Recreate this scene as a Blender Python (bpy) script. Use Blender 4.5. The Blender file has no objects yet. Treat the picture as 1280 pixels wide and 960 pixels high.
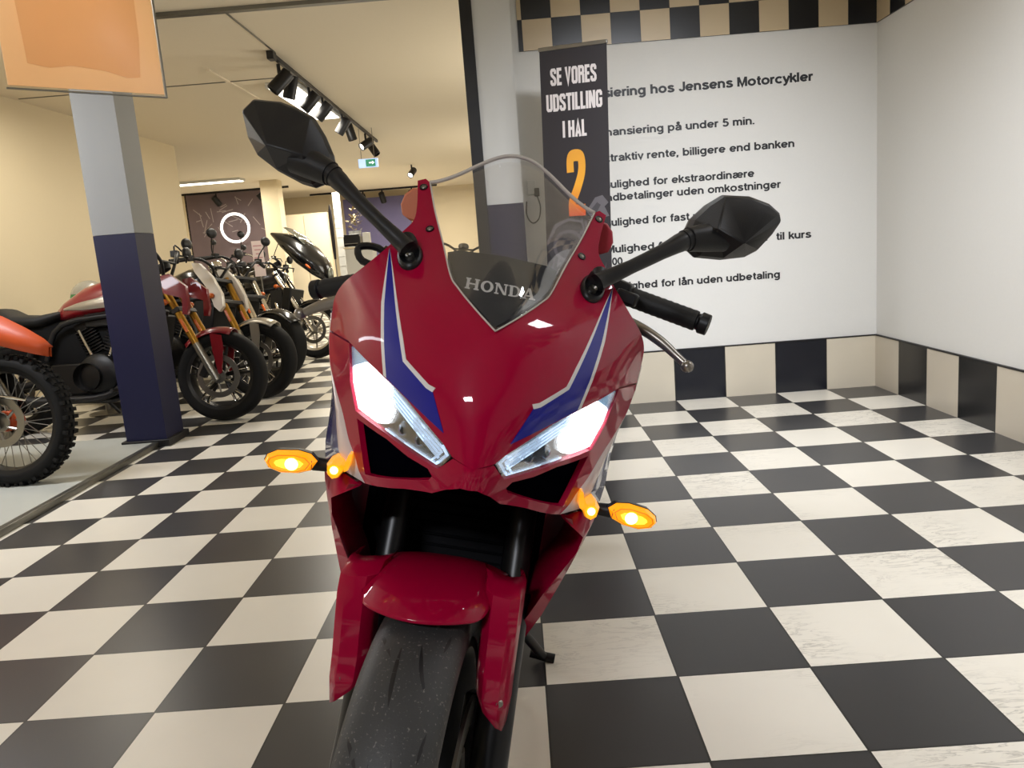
import bpy, bmesh, math, random
import numpy as np
from mathutils import Vector, Matrix, Euler
from mathutils.geometry import tessellate_polygon

random.seed(7)
SC = bpy.context.scene
COL = SC.collection
PI = math.pi

# ------------------------------------------------------------------ camera, world, lights, exposure
cam_d = bpy.data.cameras.new('camera')
cam_d.sensor_width = 36.0
cam_d.lens = 985.4954 * 36.0 / 1280.0
cam_d.clip_start = 0.02
cam_d.clip_end = 100
cam = bpy.data.objects.new('camera', cam_d)
COL.objects.link(cam)
YAW, PITCH, ROLL = -0.016, 0.1737, -0.078
fw = Vector((math.sin(YAW) * math.cos(PITCH), math.cos(YAW) * math.cos(PITCH), -math.sin(PITCH)))
rt = Vector((math.cos(YAW), -math.sin(YAW), 0))
up = rt.cross(fw)
r2 = math.cos(ROLL) * rt + math.sin(ROLL) * up
u2 = -math.sin(ROLL) * rt + math.cos(ROLL) * up
cm = Matrix((r2, u2, -fw)).transposed().to_4x4()
cm.translation = Vector((0.0028, -1.4376, 1.0555))
cam.matrix_world = cm
SC.camera = cam

world = bpy.data.worlds.new('world')
SC.world = world
world.use_nodes = True
world.node_tree.nodes['Background'].inputs[0].default_value = (1.0, 0.93, 0.82, 1)
world.node_tree.nodes['Background'].inputs[1].default_value = 0.15
SC.view_settings.view_transform = 'Standard'
SC.view_settings.look = 'None'
SC.view_settings.gamma = 1.0
SC.view_settings.use_curve_mapping = False
SC.view_settings.exposure = 0.0


def area_light(name, loc, sx, sy, watts, color=(1, 0.93, 0.83), rot=(0, 0, 0), spread=180):
    d = bpy.data.lights.new(name, 'AREA')
    d.shape = 'RECTANGLE'
    d.size, d.size_y = sx, sy
    d.energy = watts
    d.color = color
    d.spread = math.radians(spread)
    o = bpy.data.objects.new(name, d)
    o.location = loc
    o.rotation_euler = rot
    COL.objects.link(o)
    return o


WARM = (1.0, 0.94, 0.82)
NEUT = (0.95, 0.98, 1.05)
# ceiling lights of the tiled bay (two of them are wall-washers) and of the showroom; unseen ones placed for brightness
R_ = math.radians
area_light('bay_lamp_light', (1.76, -0.08, 2.52), 0.26, 0.22, 9, NEUT)
area_light('bay_lamp_light', (-3.3, 2.1, 2.52), 1.2, 0.25, 56, NEUT)
area_light('wall_washer_light', (1.0, 0.75, 2.5), 0.9, 0.2, 20, NEUT, (R_(51), 0, 0), 80)
area_light('wall_washer_light', (0.0, 1.0, 2.5), 0.2, 0.9, 24, NEUT, (R_(-8), R_(-50), 0), 100)
area_light('bay_lamp_light', (-1.0, -3.2, 2.52), 0.9, 0.25, 82, NEUT)
area_light('hood_streak_light', (-4.05, 1.2, 1.6), 0.10, 1.5, 7, NEUT, (Matrix.Rotation(R_(-25), 3, 'X') @ Matrix.Rotation(R_(-90), 3, 'Y')).to_euler())  # unseen light added for the bright streak on the hood
area_light('card_fill_light', (-0.8, -0.7, 2.5), 0.12, 0.12, 2.2, WARM, Vector((-0.26, 0.94, -0.22)).to_track_quat('-Z', 'Y').to_euler(), 50)  # fill light added only to brighten the hanging card
area_light('showroom_lamp_light', (-1.9, 6.6, 2.5), 0.26, 1.7, 40, WARM)
area_light('showroom_lamp_light', (-3.3, 4.6, 2.5), 0.26, 1.4, 18, WARM)
area_light('showroom_lamp_light', (-1.2, 10.5, 2.5), 0.26, 1.7, 50, WARM)
area_light('showroom_lamp_light', (-3.0, 13.6, 2.5), 0.26, 1.7, 90, WARM)
area_light('showroom_lamp_light', (-5.6, 13.0, 2.5), 1.7, 0.26, 70, WARM)
area_light('showroom_lamp_light', (-3.9, 15.6, 2.5), 1.2, 0.26, 60, WARM)
area_light('showroom_lamp_light', (-1.4, 16.0, 2.5), 1.7, 0.26, 110, WARM)
# unseen fill lights, no display cases, added behind the lettered wall to brighten the ceiling
area_light('ceiling_fill_light', (1.2, 5.6, 1.5), 1.4, 1.6, 34, WARM, (0, R_(104), 0))
area_light('ceiling_fill_light', (1.2, 10.0, 1.5), 1.4, 1.6, 34, WARM, (0, R_(104), 0))

# ------------------------------------------------------------------ helpers: colour and material


def lin(c):
    c = c / 255.0
    return c / 12.92 if c <= 0.04045 else ((c + 0.055) / 1.055) ** 2.4


def rgb(r, g, b):
    return (lin(r), lin(g), lin(b), 1.0)


def mat(name, col, rough=0.5, metal=0.0, coat=0.0, emit=None, estr=0.0, alpha=1.0, spec=0.5, bump=0.0, bscale=60, var=0.0):
    m = bpy.data.materials.new(name)
    m.use_nodes = True
    nt = m.node_tree
    b = nt.nodes['Principled BSDF']
    b.inputs['Base Color'].default_value = col
    b.inputs['Roughness'].default_value = rough
    b.inputs['Metallic'].default_value = metal
    b.inputs['Coat Weight'].default_value = coat
    b.inputs['Coat Roughness'].default_value = 0.03
    b.inputs['Specular IOR Level'].default_value = spec
    b.inputs['Alpha'].default_value = alpha
    if emit:
        b.inputs['Emission Color'].default_value = emit
        b.inputs['Emission Strength'].default_value = estr
    if bump or var:
        tc = nt.nodes.new('ShaderNodeTexCoord')
        nz = nt.nodes.new('ShaderNodeTexNoise')
        nz.inputs['Scale'].default_value = bscale
        nz.inputs['Detail'].default_value = 4
        nt.links.new(tc.outputs['Object'], nz.inputs['Vector'])
        if bump:
            bp = nt.nodes.new('ShaderNodeBump')
            bp.inputs['Strength'].default_value = bump
            bp.inputs['Distance'].default_value = 0.002
            nt.links.new(nz.outputs['Fac'], bp.inputs['Height'])
            nt.links.new(bp.outputs['Normal'], b.inputs['Normal'])
        if var:
            mx = nt.nodes.new('ShaderNodeMix')
            mx.data_type = 'RGBA'
            mx.inputs[6].default_value = tuple(c * (1 - var) for c in col[:3]) + (1,)
            mx.inputs[7].default_value = tuple(min(1, c * (1 + var)) for c in col[:3]) + (1,)
            nt.links.new(nz.outputs['Fac'], mx.inputs[0])
            nt.links.new(mx.outputs[2], b.inputs['Base Color'])
    return m


def clear_mat(name, tint=(1, 1, 1, 1), gloss=0.08, rough=0.02, gmax=0.6):
    """thin clear plastic: light passes straight through, a little is mirrored"""
    m = bpy.data.materials.new(name)
    m.use_nodes = True
    nt = m.node_tree
    nt.nodes.clear()
    out = nt.nodes.new('ShaderNodeOutputMaterial')
    t = nt.nodes.new('ShaderNodeBsdfTransparent')
    t.inputs[0].default_value = tint
    g = nt.nodes.new('ShaderNodeBsdfGlossy')
    g.inputs['Roughness'].default_value = rough
    lw = nt.nodes.new('ShaderNodeLayerWeight')
    lw.inputs[0].default_value = 0.25
    mp = nt.nodes.new('ShaderNodeMapRange')
    mp.inputs[3].default_value = gloss
    mp.inputs[4].default_value = gmax
    nt.links.new(lw.outputs['Fresnel'], mp.inputs[0])
    mx = nt.nodes.new('ShaderNodeMixShader')
    nt.links.new(mp.outputs[0], mx.inputs[0])
    nt.links.new(t.outputs[0], mx.inputs[1])
    nt.links.new(g.outputs[0], mx.inputs[2])
    nt.links.new(mx.outputs[0], out.inputs[0])
    return m


def checker_mat(name, dark, light, axes, size, origin, parity, rough_d=0.35, rough_l=0.35, grout=0.004, stains=False, grout_col=(0.02, 0.02, 0.018, 1)):
    """two-colour tiles laid on a square grid, with thin dark joints"""
    m = bpy.data.materials.new(name)
    m.use_nodes = True
    nt = m.node_tree
    L = nt.links.new
    b = nt.nodes['Principled BSDF']
    tc = nt.nodes.new('ShaderNodeTexCoord')
    sep = nt.nodes.new('ShaderNodeSeparateXYZ')
    L(tc.outputs['Object'], sep.inputs[0])

    def mth(op, a, c=None, v=None):
        n = nt.nodes.new('ShaderNodeMath')
        n.operation = op
        if hasattr(a, 'default_value') or hasattr(a, 'is_linked'):
            L(a, n.inputs[0])
        else:
            n.inputs[0].default_value = a
        if c is not None:
            L(c, n.inputs[1])
        elif v is not None:
            n.inputs[1].default_value = v
        return n.outputs[0]
    cells, edges = [], []
    for ax, s, o in zip(axes, size, origin):
        q = mth('DIVIDE', mth('SUBTRACT', sep.outputs[ax], v=o), v=s)
        cells.append(mth('FLOOR', q))
        fr = mth('FRACT', q)
        d = mth('MINIMUM', fr, mth('SUBTRACT', 1.0, fr))
        edges.append(mth('MULTIPLY', d, v=s))
    sm = mth('ADD', mth('ADD', cells[0], cells[1]), v=1000.0 + parity)
    par = mth('MODULO', sm, v=2.0)
    edge = mth('MINIMUM', edges[0], edges[1])
    isg = mth('LESS_THAN', edge, v=grout * 0.5)
    nz = nt.nodes.new('ShaderNodeTexNoise')
    nz.inputs['Scale'].default_value = 3.0
    nz.inputs['Detail'].default_value = 5
    L(tc.outputs['Object'], nz.inputs['Vector'])

    def mix(f, a, c, ramp=None):
        n = nt.nodes.new('ShaderNodeMix')
        n.data_type = 'RGBA'
        if hasattr(f, 'is_linked'):
            L(f, n.inputs[0])
        else:
            n.inputs[0].default_value = f
        for i, x in ((6, a), (7, c)):
            if hasattr(x, 'is_linked'):
                L(x, n.inputs[i])
            else:
                n.inputs[i].default_value = x
        return n.outputs[2]
    lightc = mix(nz.outputs['Fac'], tuple(c * 0.93 for c in light[:3]) + (1,), tuple(min(1, c * 1.05) for c in light[:3]) + (1,))
    darkc = mix(nz.outputs['Fac'], tuple(c * 0.85 for c in dark[:3]) + (1,), tuple(c * 1.15 for c in dark[:3]) + (1,))
    if stains:
        # rubber scuffs: thin bent streaks, denser on some tiles
        mp = nt.nodes.new('ShaderNodeMapping')
        mp.inputs['Scale'].default_value = (2.0, 8.5, 1)
        mp.inputs['Rotation'].default_value = (0, 0, 0.25)
        L(tc.outputs['Object'], mp.inputs[0])
        n2 = nt.nodes.new('ShaderNodeTexNoise')
        n2.inputs['Scale'].default_value = 3.2
        n2.inputs['Detail'].default_value = 7
        n2.inputs['Roughness'].default_value = 0.62
        n2.inputs['Distortion'].default_value = 1.3
        L(mp.outputs[0], n2.inputs['Vector'])
        rp = nt.nodes.new('ShaderNodeValToRGB')
        e = rp.color_ramp.elements
        e[0].position, e[0].color = 0.465, (0, 0, 0, 1)
        e[1].position, e[1].color = 0.535, (0, 0, 0, 1)
        k = rp.color_ramp.elements.new(0.50)
        k.color = (1, 1, 1, 1)
        L(n2.outputs['Fac'], rp.inputs[0])
        n3 = nt.nodes.new('ShaderNodeTexNoise')
        n3.inputs['Scale'].default_value = 1.7
        n3.inputs['Detail'].default_value = 3
        L(tc.outputs['Object'], n3.inputs['Vector'])
        r3 = nt.nodes.new('ShaderNodeValToRGB')
        r3.color_ramp.elements[0].position = 0.46
        r3.color_ramp.elements[1].position = 0.68
        L(n3.outputs['Fac'], r3.inputs[0])
        # scuffs only where bikes are walked in, on the bay's own tiles
        gx = mth('GREATER_THAN', sep.outputs[0], v=-0.4)
        f = mth('MULTIPLY', mth('MULTIPLY', rp.outputs[0], r3.outputs[0]), gx)
        f = mth('MULTIPLY', f, v=0.62)
        lightc = mix(f, lightc, rgb(120, 112, 100))
    c = mix(par, darkc, lightc)
    c = mix(isg, c, grout_col)
    L(c, b.inputs['Base Color'])
    rr = nt.nodes.new('ShaderNodeMapRange')
    rr.inputs[3].default_value = rough_d
    rr.inputs[4].default_value = rough_l
    L(par, rr.inputs[0])
    L(rr.outputs[0], b.inputs['Roughness'])
    bp = nt.nodes.new('ShaderNodeBump')
    bp.inputs['Strength'].default_value = 0.5
    bp.inputs['Distance'].default_value = 0.0015
    bp.invert = True
    L(isg, bp.inputs['Height'])
    L(bp.outputs[0], b.inputs['Normal'])
    return m


# ------------------------------------------------------------------ helpers: mesh


def catmull(pts, n=6, closed=False):
    pts = [Vector(p) for p in pts]
    out = []
    N = len(pts)
    rng = range(N if closed else N - 1)
    for i in rng:
        if closed:
            p0, p1, p2, p3 = pts[(i - 1) % N], pts[i], pts[(i + 1) % N], pts[(i + 2) % N]
        else:
            p1, p2 = pts[i], pts[i + 1]
            p0 = pts[i - 1] if i > 0 else p1 * 2 - p2
            p3 = pts[i + 2] if i + 2 < N else p2 * 2 - p1
        for k in range(n):
            t = k / n
            out.append(0.5 * ((2 * p1) + (p2 - p0) * t + (2 * p0 - 5 * p1 + 4 * p2 - p3) * t * t + (3 * p1 - p0 - 3 * p2 + p3) * t ** 3))
    if not closed:
        out.append(pts[-1])
    return out


class MB:
    def __init__(self):
        self.v, self.f, self.m, self.n = [], [], [], {}

    def add(self, verts, faces, mi=0):
        o = len(self.v)
        self.v += [Vector(p) for p in verts]
        self.f += [tuple(i + o for i in q) for q in faces]
        self.m += [mi] * len(faces)
        return o

    def box(self, c, s, rot=None, mi=0):
        x, y, z = (q / 2 for q in s)
        vs = [Vector((a * x, b * y, d * z)) for a in (-1, 1) for b in (-1, 1) for d in (-1, 1)]
        if rot is not None:
            R = rot if isinstance(rot, Matrix) else Euler(rot).to_matrix()
            vs = [R @ p for p in vs]
        c = Vector(c)
        self.add([p + c for p in vs], [(0, 1, 3, 2), (4, 6, 7, 5), (0, 4, 5, 1), (2, 3, 7, 6), (0, 2, 6, 4), (1, 5, 7, 3)], mi)

    def loft(self, rings, closed=True, caps=True, mi=0):
        n = len(rings[0])
        vs = [p for r in rings for p in r]
        fs = []
        for i in range(len(rings) - 1):
            for j in range(n if closed else n - 1):
                k = (j + 1) % n
                fs.append((i * n + j, i * n + k, (i + 1) * n + k, (i + 1) * n + j))
        if caps and closed:
            fs.append(tuple(range(n))[::-1])
            fs.append(tuple((len(rings) - 1) * n + j for j in range(n)))
        self.add(vs, fs, mi)

    def tube(self, pts, r, n=12, mi=0, caps=True, smooth=0, flat=None):
        pts = [Vector(p) for p in pts]
        rs = list(r) if isinstance(r, (list, tuple)) else [r] * len(pts)
        if smooth:
            P = catmull(pts, smooth)
            rs2 = []
            for i in range(len(pts) - 1):
                for k in range(smooth):
                    t = k / smooth
                    rs2.append(rs[i] * (1 - t) + rs[i + 1] * t)
            rs2.append(rs[-1])
            pts, rs = P, rs2
        rings = []
        prev = None
        for i, p in enumerate(pts):
            d = (pts[min(i + 1, len(pts) - 1)] - pts[max(i - 1, 0)]).normalized()
            if prev is None:
                a = d.orthogonal().normalized()
            else:
                a = (prev - d * prev.dot(d))
                a = a.normalized() if a.length > 1e-6 else d.orthogonal().normalized()
            prev = a
            b = d.cross(a)
            rings.append([p + (a * math.cos(2 * PI * j / n) + b * math.sin(2 * PI * j / n)) * rs[i] for j in range(n)])
        self.loft(rings, True, caps, mi)

    def lathe(self, prof, c, axis, n=32, mi=0, a0=0.0, a1=2 * PI, ref=None, closed_prof=False):
        """prof: list of (radius, along)"""
        c = Vector(c)
        d = Vector(axis).normalized()
        a = Vector(ref).normalized() if ref else d.orthogonal().normalized()
        b = d.cross(a)
        full = abs(a1 - a0 - 2 * PI) < 1e-6
        cnt = n if full else n + 1
        rings = []
        for j in range(cnt):
            t = a0 + (a1 - a0) * j / n
            e = a * math.cos(t) + b * math.sin(t)
            rings.append([c + e * r + d * s for r, s in prof])
        m = len(prof)
        vs = [p for r in rings for p in r]
        fs = []
        for j in range(cnt if full else cnt - 1):
            k = (j + 1) % cnt
            for i in range(m if closed_prof else m - 1):
                l = (i + 1) % m
                fs.append((j * m + i, j * m + l, k * m + l, k * m + i))
        self.add(vs, fs, mi)

    def ellipsoid(self, c, s, n=16, mi=0, rot=None):
        c = Vector(c)
        R = Euler(rot).to_matrix() if rot else Matrix.Identity(3)
        rings = []
        h = n // 2
        for i in range(h + 1):
            th = PI * i / h
            rr = max(math.sin(th), 1e-3)
            rings.append([c + R @ Vector((s[0] * rr * math.cos(2 * PI * j / n), s[1] * rr * math.sin(2 * PI * j / n), s[2] * math.cos(th))) for j in range(n)])
        self.loft(rings, True, True, mi)

    def prism(self, poly, plane, depth, mi=0):
        """poly: list of (a,b); plane(a,b,d)->Vector ; extruded from d=0 to d=depth"""
        tri = tessellate_polygon([[Vector((p[0], p[1], 0)) for p in poly]])
        n = len(poly)
        vs = [plane(a, b, 0) for a, b in poly] + [plane(a, b, depth) for a, b in poly]
        fs = [tuple(t) for t in tri] + [tuple(i + n for i in reversed(t)) for t in tri]
        for i in range(n):
            k = (i + 1) % n
            fs.append((i, k, k + n, i + n))
        self.add(vs, fs, mi)

    def panel(self, outline, holes=(), off=0.0, thick=0.006, mi=0, sides=(1, -1), grid=0.012, Df=None):
        Df = Df or FACE
        for s in sides:
            loops = [[Vector((x, z, 0)) for x, z in outline]] + [[Vector((x, z, 0)) for x, z in h] for h in holes]
            flat = [p for lp in loops for p in lp]
            bm = bmesh.new()
            bv = [bm.verts.new(p) for p in flat]
            for t in tessellate_polygon(loops):
                a, b, c = (flat[i] for i in t)
                ar = (b - a).cross(c - a).z
                if abs(ar) < 1e-12:
                    continue
                try:
                    bm.faces.new([bv[i] for i in (t if ar > 0 else t[::-1])])
                except ValueError:
                    pass
            xs = [p.x for p in flat]
            zs = [p.y for p in flat]
            for ax, lo, hi in ((0, min(xs), max(xs)), (1, min(zs), max(zs))):
                k = math.floor(lo / grid) + 1
                while k * grid < hi:
                    co = Vector((k * grid, 0, 0)) if ax == 0 else Vector((0, k * grid, 0))
                    no = Vector((1, 0, 0)) if ax == 0 else Vector((0, 1, 0))
                    bmesh.ops.bisect_plane(bm, geom=bm.verts[:] + bm.edges[:] + bm.faces[:], plane_co=co, plane_no=no, dist=1e-6)
                    k += 1
            bmesh.ops.remove_doubles(bm, verts=bm.verts[:], dist=1e-5)
            bm.verts.index_update()
            P = np.array([[v.co.x, v.co.y] for v in bm.verts])
            y = Df(P[:, 0], P[:, 1]) + off
            e = 1e-3
            gx = (Df(P[:, 0] + e, P[:, 1]) - Df(P[:, 0] - e, P[:, 1])) / (2 * e)
            gz = (Df(P[:, 0], P[:, 1] + e) - Df(P[:, 0], P[:, 1] - e)) / (2 * e)
            n = len(P)
            front = [Vector((s * P[i, 0], y[i], P[i, 1])) for i in range(n)]
            nn = [Vector((s * gx[i], -1, gz[i])).normalized() for i in range(n)]
            back = [front[i] - nn[i] * thick for i in range(n)]
            fs = [tuple(v.index for v in f.verts) for f in bm.faces]
            if s < 0:
                fs = [q[::-1] for q in fs]
            o = self.add(front, fs, mi)
            for i in range(n):
                self.n[o + i] = nn[i]
            self.add(back, [q[::-1] for q in fs], mi)
            be = [(ed.verts[0].index, ed.verts[1].index, ed.link_loops[0]) for ed in bm.edges if len(ed.link_faces) == 1]
            for a, b, lp in be:
                if abs(P[a, 0]) < 1e-6 and abs(P[b, 0]) < 1e-6 and len(sides) == 2:
                    continue
                if lp.vert.index != a:
                    a, b = b, a
                if s < 0:
                    a, b = b, a
                self.add([front[b], front[a], back[a], back[b]], [(0, 1, 2, 3)], mi)
            bm.free()

    def build(self, name, mats, parent=None, angle=38, bevel=0.0, subsurf=0, xf=None, merge=False):
        me = bpy.data.meshes.new(name)
        vs = self.v if xf is None else [xf(p) for p in self.v]
        me.from_pydata([tuple(p) for p in vs], [], self.f)
        if not isinstance(mats, (list, tuple)):
            mats = [mats]
        for m in mats:
            me.materials.append(m)
        me.polygons.foreach_set('material_index', self.m)
        me.polygons.foreach_set('use_smooth', [True] * len(self.f))
        if not self.n:
            bm = bmesh.new()
            bm.from_mesh(me)
            if merge:
                bmesh.ops.remove_doubles(bm, verts=bm.verts[:], dist=1e-5)
            bmesh.ops.recalc_face_normals(bm, faces=bm.faces[:])
            bm.to_mesh(me)
            bm.free()
            me.set_sharp_from_angle(angle=math.radians(angle))
        else:
            me.set_sharp_from_angle(angle=math.radians(angle))
            ln = []
            for lp in me.loops:
                q = self.n.get(lp.vertex_index)
                ln.append(tuple(q) if q is not None else (0, 0, 0))
            me.normals_split_custom_set(ln)
        me.validate()
        o = bpy.data.objects.new(name, me)
        COL.objects.link(o)
        if parent is not None:
            o.parent = parent
        if bevel:
            md = o.modifiers.new('bevel', 'BEVEL')
            md.width = bevel
            md.segments = 2
            md.limit_method = 'ANGLE'
            md.angle_limit = math.radians(40)
        if subsurf:
            md = o.modifiers.new('subsurf', 'SUBSURF')
            md.levels = md.render_levels = subsurf
        return o


def thing(name, label, cat, loc=(0, 0, 0), rot=(0, 0, 0), group=None):
    o = bpy.data.objects.new(name, None)
    o.empty_display_size = 0.1
    o.location = loc
    o.rotation_euler = rot
    COL.objects.link(o)
    return tag(o, label, cat, group)


def tag(o, label, cat, group=None):
    o['label'] = label
    o['category'] = cat
    if group:
        o['group'] = group
    return o


def struct(o):
    o['kind'] = 'structure'
    return o


def box_obj(name, c, s, m, parent=None, bevel=0.0, rot=None):
    b = MB()
    b.box(c, s, rot)
    return b.build(name, m, parent, bevel=bevel)


def _arc(cx, cy, rx, ry, d0, d1, n=12):
    return [(cx + rx * math.cos(math.radians(d0 + (d1 - d0) * k / n)), cy + ry * math.sin(math.radians(d0 + (d1 - d0) * k / n))) for k in range(n + 1)]


def _crv(pts, n=5):
    return [(p.x, p.y) for p in catmull([(a, c, 0) for a, c in pts], n)]


X_ = .73
_a = [[(.56, 0), (.56, .45)] + _arc(.33, .45, .23, .205, 0, 165)[1:], _crv([(.56, .43), (.40, .40), (.20, .35), (.105, .22), (.17, .10), (.29, .075), (.43, .12), (.55, .26)])]
_o = [_arc(.36, .365, .275, .28, 0, 360, 22)]
_n = [[(.085, 0), (.085, X_)], [(.085, .40)] + _arc(.31, .43, .225, .215, 165, 0) + [(.535, 0)]]
_e = [[(.10, .36), (.64, .36)], _arc(.36, .365, .27, .28, 0, 320, 20)]
GL = {
    'o': (_o, .80), 'c': ([_arc(.36, .365, .275, .28, 42, 318, 18)], .70), 'e': (_e, .78), 'a': (_a, .73), 'n': (_n, .72),
    'd': ([_arc(.335, .365, .25, .28, 0, 360, 22), [(.595, 0), (.595, 1)]], .78), 'b': ([_arc(.345, .365, .25, .28, 0, 360, 22), [(.085, 0), (.085, 1)]], .76),
    'p': ([_arc(.345, .365, .25, .28, 0, 360, 22), [(.085, -.27), (.085, X_)]], .76), 'g': ([_arc(.335, .365, .25, .28, 0, 360, 22), [(.595, X_), (.595, -.02)] + _arc(.345, -.02, .25, .19, 0, -150)[1:]], .78),
    'h': ([[(.085, 0), (.085, 1)], [(.085, .40)] + _arc(.31, .43, .225, .215, 165, 0) + [(.535, 0)]], .72),
    'm': ([[(.085, 0), (.085, X_)], [(.085, .42)] + _arc(.28, .45, .195, .195, 165, 0) + [(.475, 0)], [(.475, .42)] + _arc(.67, .45, .195, .195, 165, 0) + [(.865, 0)]], 1.05),
    'u': ([[(.085, X_), (.085, .30)] + _arc(.31, .30, .225, .215, 180, 345), [(.535, X_), (.535, 0)]], .72), 'r': ([[(.085, 0), (.085, X_)], _crv([(.085, .40), (.13, .56), (.22, .635), (.38, .635)])], .44),
    'i': ([[(.085, 0), (.085, X_)], [(.085, .84), (.085, 1.0)]], .27), 'l': ([[(.085, 0), (.085, 1)]], .27), 't': ([_crv([(.19, .93), (.19, .5), (.19, .20), (.25, .10), (.39, .085)]), [(.02, .65), (.38, .65)]], .44),
    'f': ([_crv([(.19, 0), (.19, .40), (.19, .78), (.25, .89), (.41, .91)]), [(.02, .65), (.38, .65)]], .42), 'k': ([[(.085, 0), (.085, 1)], [(.52, X_), (.12, .31)], [(.27, .44), (.57, 0)]], .64),
    's': ([_crv([(.535, .53), (.47, .62), (.33, .65), (.17, .61), (.135, .51), (.22, .42), (.42, .34), (.53, .25), (.51, .13), (.34, .075), (.16, .10), (.08, .21)])], .67),
    'v': ([[(.05, X_), (.30, .04), (.55, X_)]], .62), 'y': ([[(.05, X_), (.31, .06)], _crv([(.57, X_), (.32, .03), (.23, -.15), (.14, -.19), (.04, -.185)])], .64),
    'F': ([[(.085, 0), (.085, 1)], [(0, .915), (.62, .915)], [(.085, .50), (.54, .50)]], .68), 'M': ([[(.085, 0), (.085, 1)], [(.115, .98), (.43, .06), (.745, .98)], [(.775, 0), (.775, 1)]], .94),
    'A': ([[(.06, 0), (.39, .96), (.72, 0)], [(.18, .29), (.60, .29)]], .78), 'J': ([[(.46, 1), (.46, .28)] + _arc(.275, .27, .185, .19, 0, -180)], .60),
    '5': ([[(.56, .915), (.17, .915), (.115, .50)], _crv([(.115, .49), (.25, .575), (.40, .56), (.53, .45), (.55, .30), (.48, .15), (.33, .08), (.16, .11), (.07, .22)])], .70),
    '1': ([[(.33, 0), (.33, 1)], [(.33, .93), (.08, .73)]], .62), '0': ([_arc(.33, .5, .245, .415, 0, 360, 24)], .72), '.': ([[(.085, 0), (.085, .17)]], .30), ',': ([[(.09, .17), (.085, 0), (.04, -.15)]], .30), ' ': ([], .38),
}
GL['ø'] = (_o + [[(.12, -.03), (.60, .76)]], .80)
GL['å'] = (_a + [_arc(.32, .93, .085, .085, 0, 360, 14)], .73)
GL['æ'] = ([[(.56, .36), (.56, .45)] + _arc(.33, .45, .23, .205, 0, 165)[1:], _a[1], [(.56, .36), (1.10, .36)], _arc(.83, .365, .27, .28, 0, 320, 20)], 1.24)
# tall narrow poster capitals
PG = {
    'S': ([[(.375, .68), (.375, .83), (.32, .905), (.14, .905), (.085, .83), (.085, .70), (.13, .60), (.33, .42), (.375, .32), (.375, .17), (.32, .095), (.14, .095), (.085, .17), (.085, .33)]], .50),
    'E': ([[(.09, 0), (.09, 1)], [(.09, .91), (.37, .91)], [(.09, .51), (.34, .51)], [(.09, .09), (.37, .09)]], .42), 'V': ([[(.09, 1), (.245, .06), (.40, 1)]], .52),
    'O': ([[(.085, .5), (.085, .17), (.14, .095), (.32, .095), (.375, .17), (.375, .83), (.32, .905), (.14, .905), (.085, .83), (.085, .5)]], .50),
    'R': ([[(.09, 0), (.09, 1)], [(.09, .91), (.31, .91), (.375, .84), (.375, .62), (.31, .54), (.09, .54)], [(.30, .54), (.375, .45), (.38, 0)]], .50),
    'U': ([[(.085, 1), (.085, .17), (.14, .095), (.32, .095), (.375, .17), (.375, 1)]], .50), 'D': ([[(.09, 0), (.09, 1)], [(.09, .91), (.30, .91), (.375, .82), (.375, .18), (.30, .09), (.09, .09)]], .50),
    'T': ([[(.21, 0), (.21, 1)], [(0, .91), (.42, .91)]], .44), 'I': ([[(.09, 0), (.09, 1)]], .22), 'L': ([[(.09, 0), (.09, 1)], [(.09, .09), (.36, .09)]], .40),
    'N': ([[(.08, 0), (.08, 1)], [(.10, .98), (.37, .02)], [(.39, 0), (.39, 1)]], .52), 'G': ([[(.375, .68), (.375, .83), (.32, .905), (.14, .905), (.085, .83), (.085, .17), (.14, .095), (.32, .095), (.375, .17), (.375, .48)], [(.25, .46), (.46, .46)]], .50),
    'H': ([[(.09, 0), (.09, 1)], [(.37, 0), (.37, 1)], [(.09, .52), (.37, .52)]], .50), 'A': ([[(.08, 0), (.225, .94), (.37, 0)], [(.15, .26), (.30, .26)]], .48),
    '2': ([_crv([(.085, .66), (.085, .83), (.14, .905), (.32, .905), (.375, .82), (.36, .64), (.25, .42), (.12, .22), (.10, .09)], 4), [(.02, .085), (.44, .085)]], .48), ' ': ([], .20),
}


def stroke_text(txt, G, hw):
    """-> list of quads (4 points each) for a line of text in units of the capital height"""
    quads, x = [], 0.0
    for ch in txt:
        st, adv = G[ch]
        for pl in st:
            closed = (abs(pl[0][0] - pl[-1][0]) + abs(pl[0][1] - pl[-1][1])) < 1e-6
            P = [Vector((a + x, c)) for a, c in (pl[:-1] if closed else pl)]
            n = len(P)
            L_, R_ = [], []
            for i in range(n):
                pa = P[(i - 1) % n] if (closed or i) else None
                pb = P[(i + 1) % n] if (closed or i < n - 1) else None
                d1 = (P[i] - pa).normalized() if pa is not None else None
                d2 = (pb - P[i]).normalized() if pb is not None else None
                d1, d2 = d1 or d2, d2 or d1
                n1, n2 = Vector((-d1.y, d1.x)), Vector((-d2.y, d2.x))
                m_ = n1 + n2
                m_ = m_.normalized() if m_.length > 1e-5 else n1
                k = hw / max(m_.dot(n1), .45)
                L_.append(P[i] + m_ * k)
                R_.append(P[i] - m_ * k)
            for i in range(n if closed else n - 1):
                j = (i + 1) % n
                quads.append((L_[i], R_[i], R_[j], L_[j]))
        x += adv
    return quads


def quad_extent(q):
    xs = [p.x for t in q for p in t]
    return min(xs), max(xs)


def letters(name, quads, m, place, parent, sx, sz, x0, z0):
    b_ = MB()
    for i, t in enumerate(quads):
        l = .0010 + .00003 * (i % 17)
        b_.add([place(x0 + p.x * sx, z0 + p.y * sz, l) for p in t], [(0, 1, 2, 3)])
    return b_.build(name, m, parent)


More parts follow.
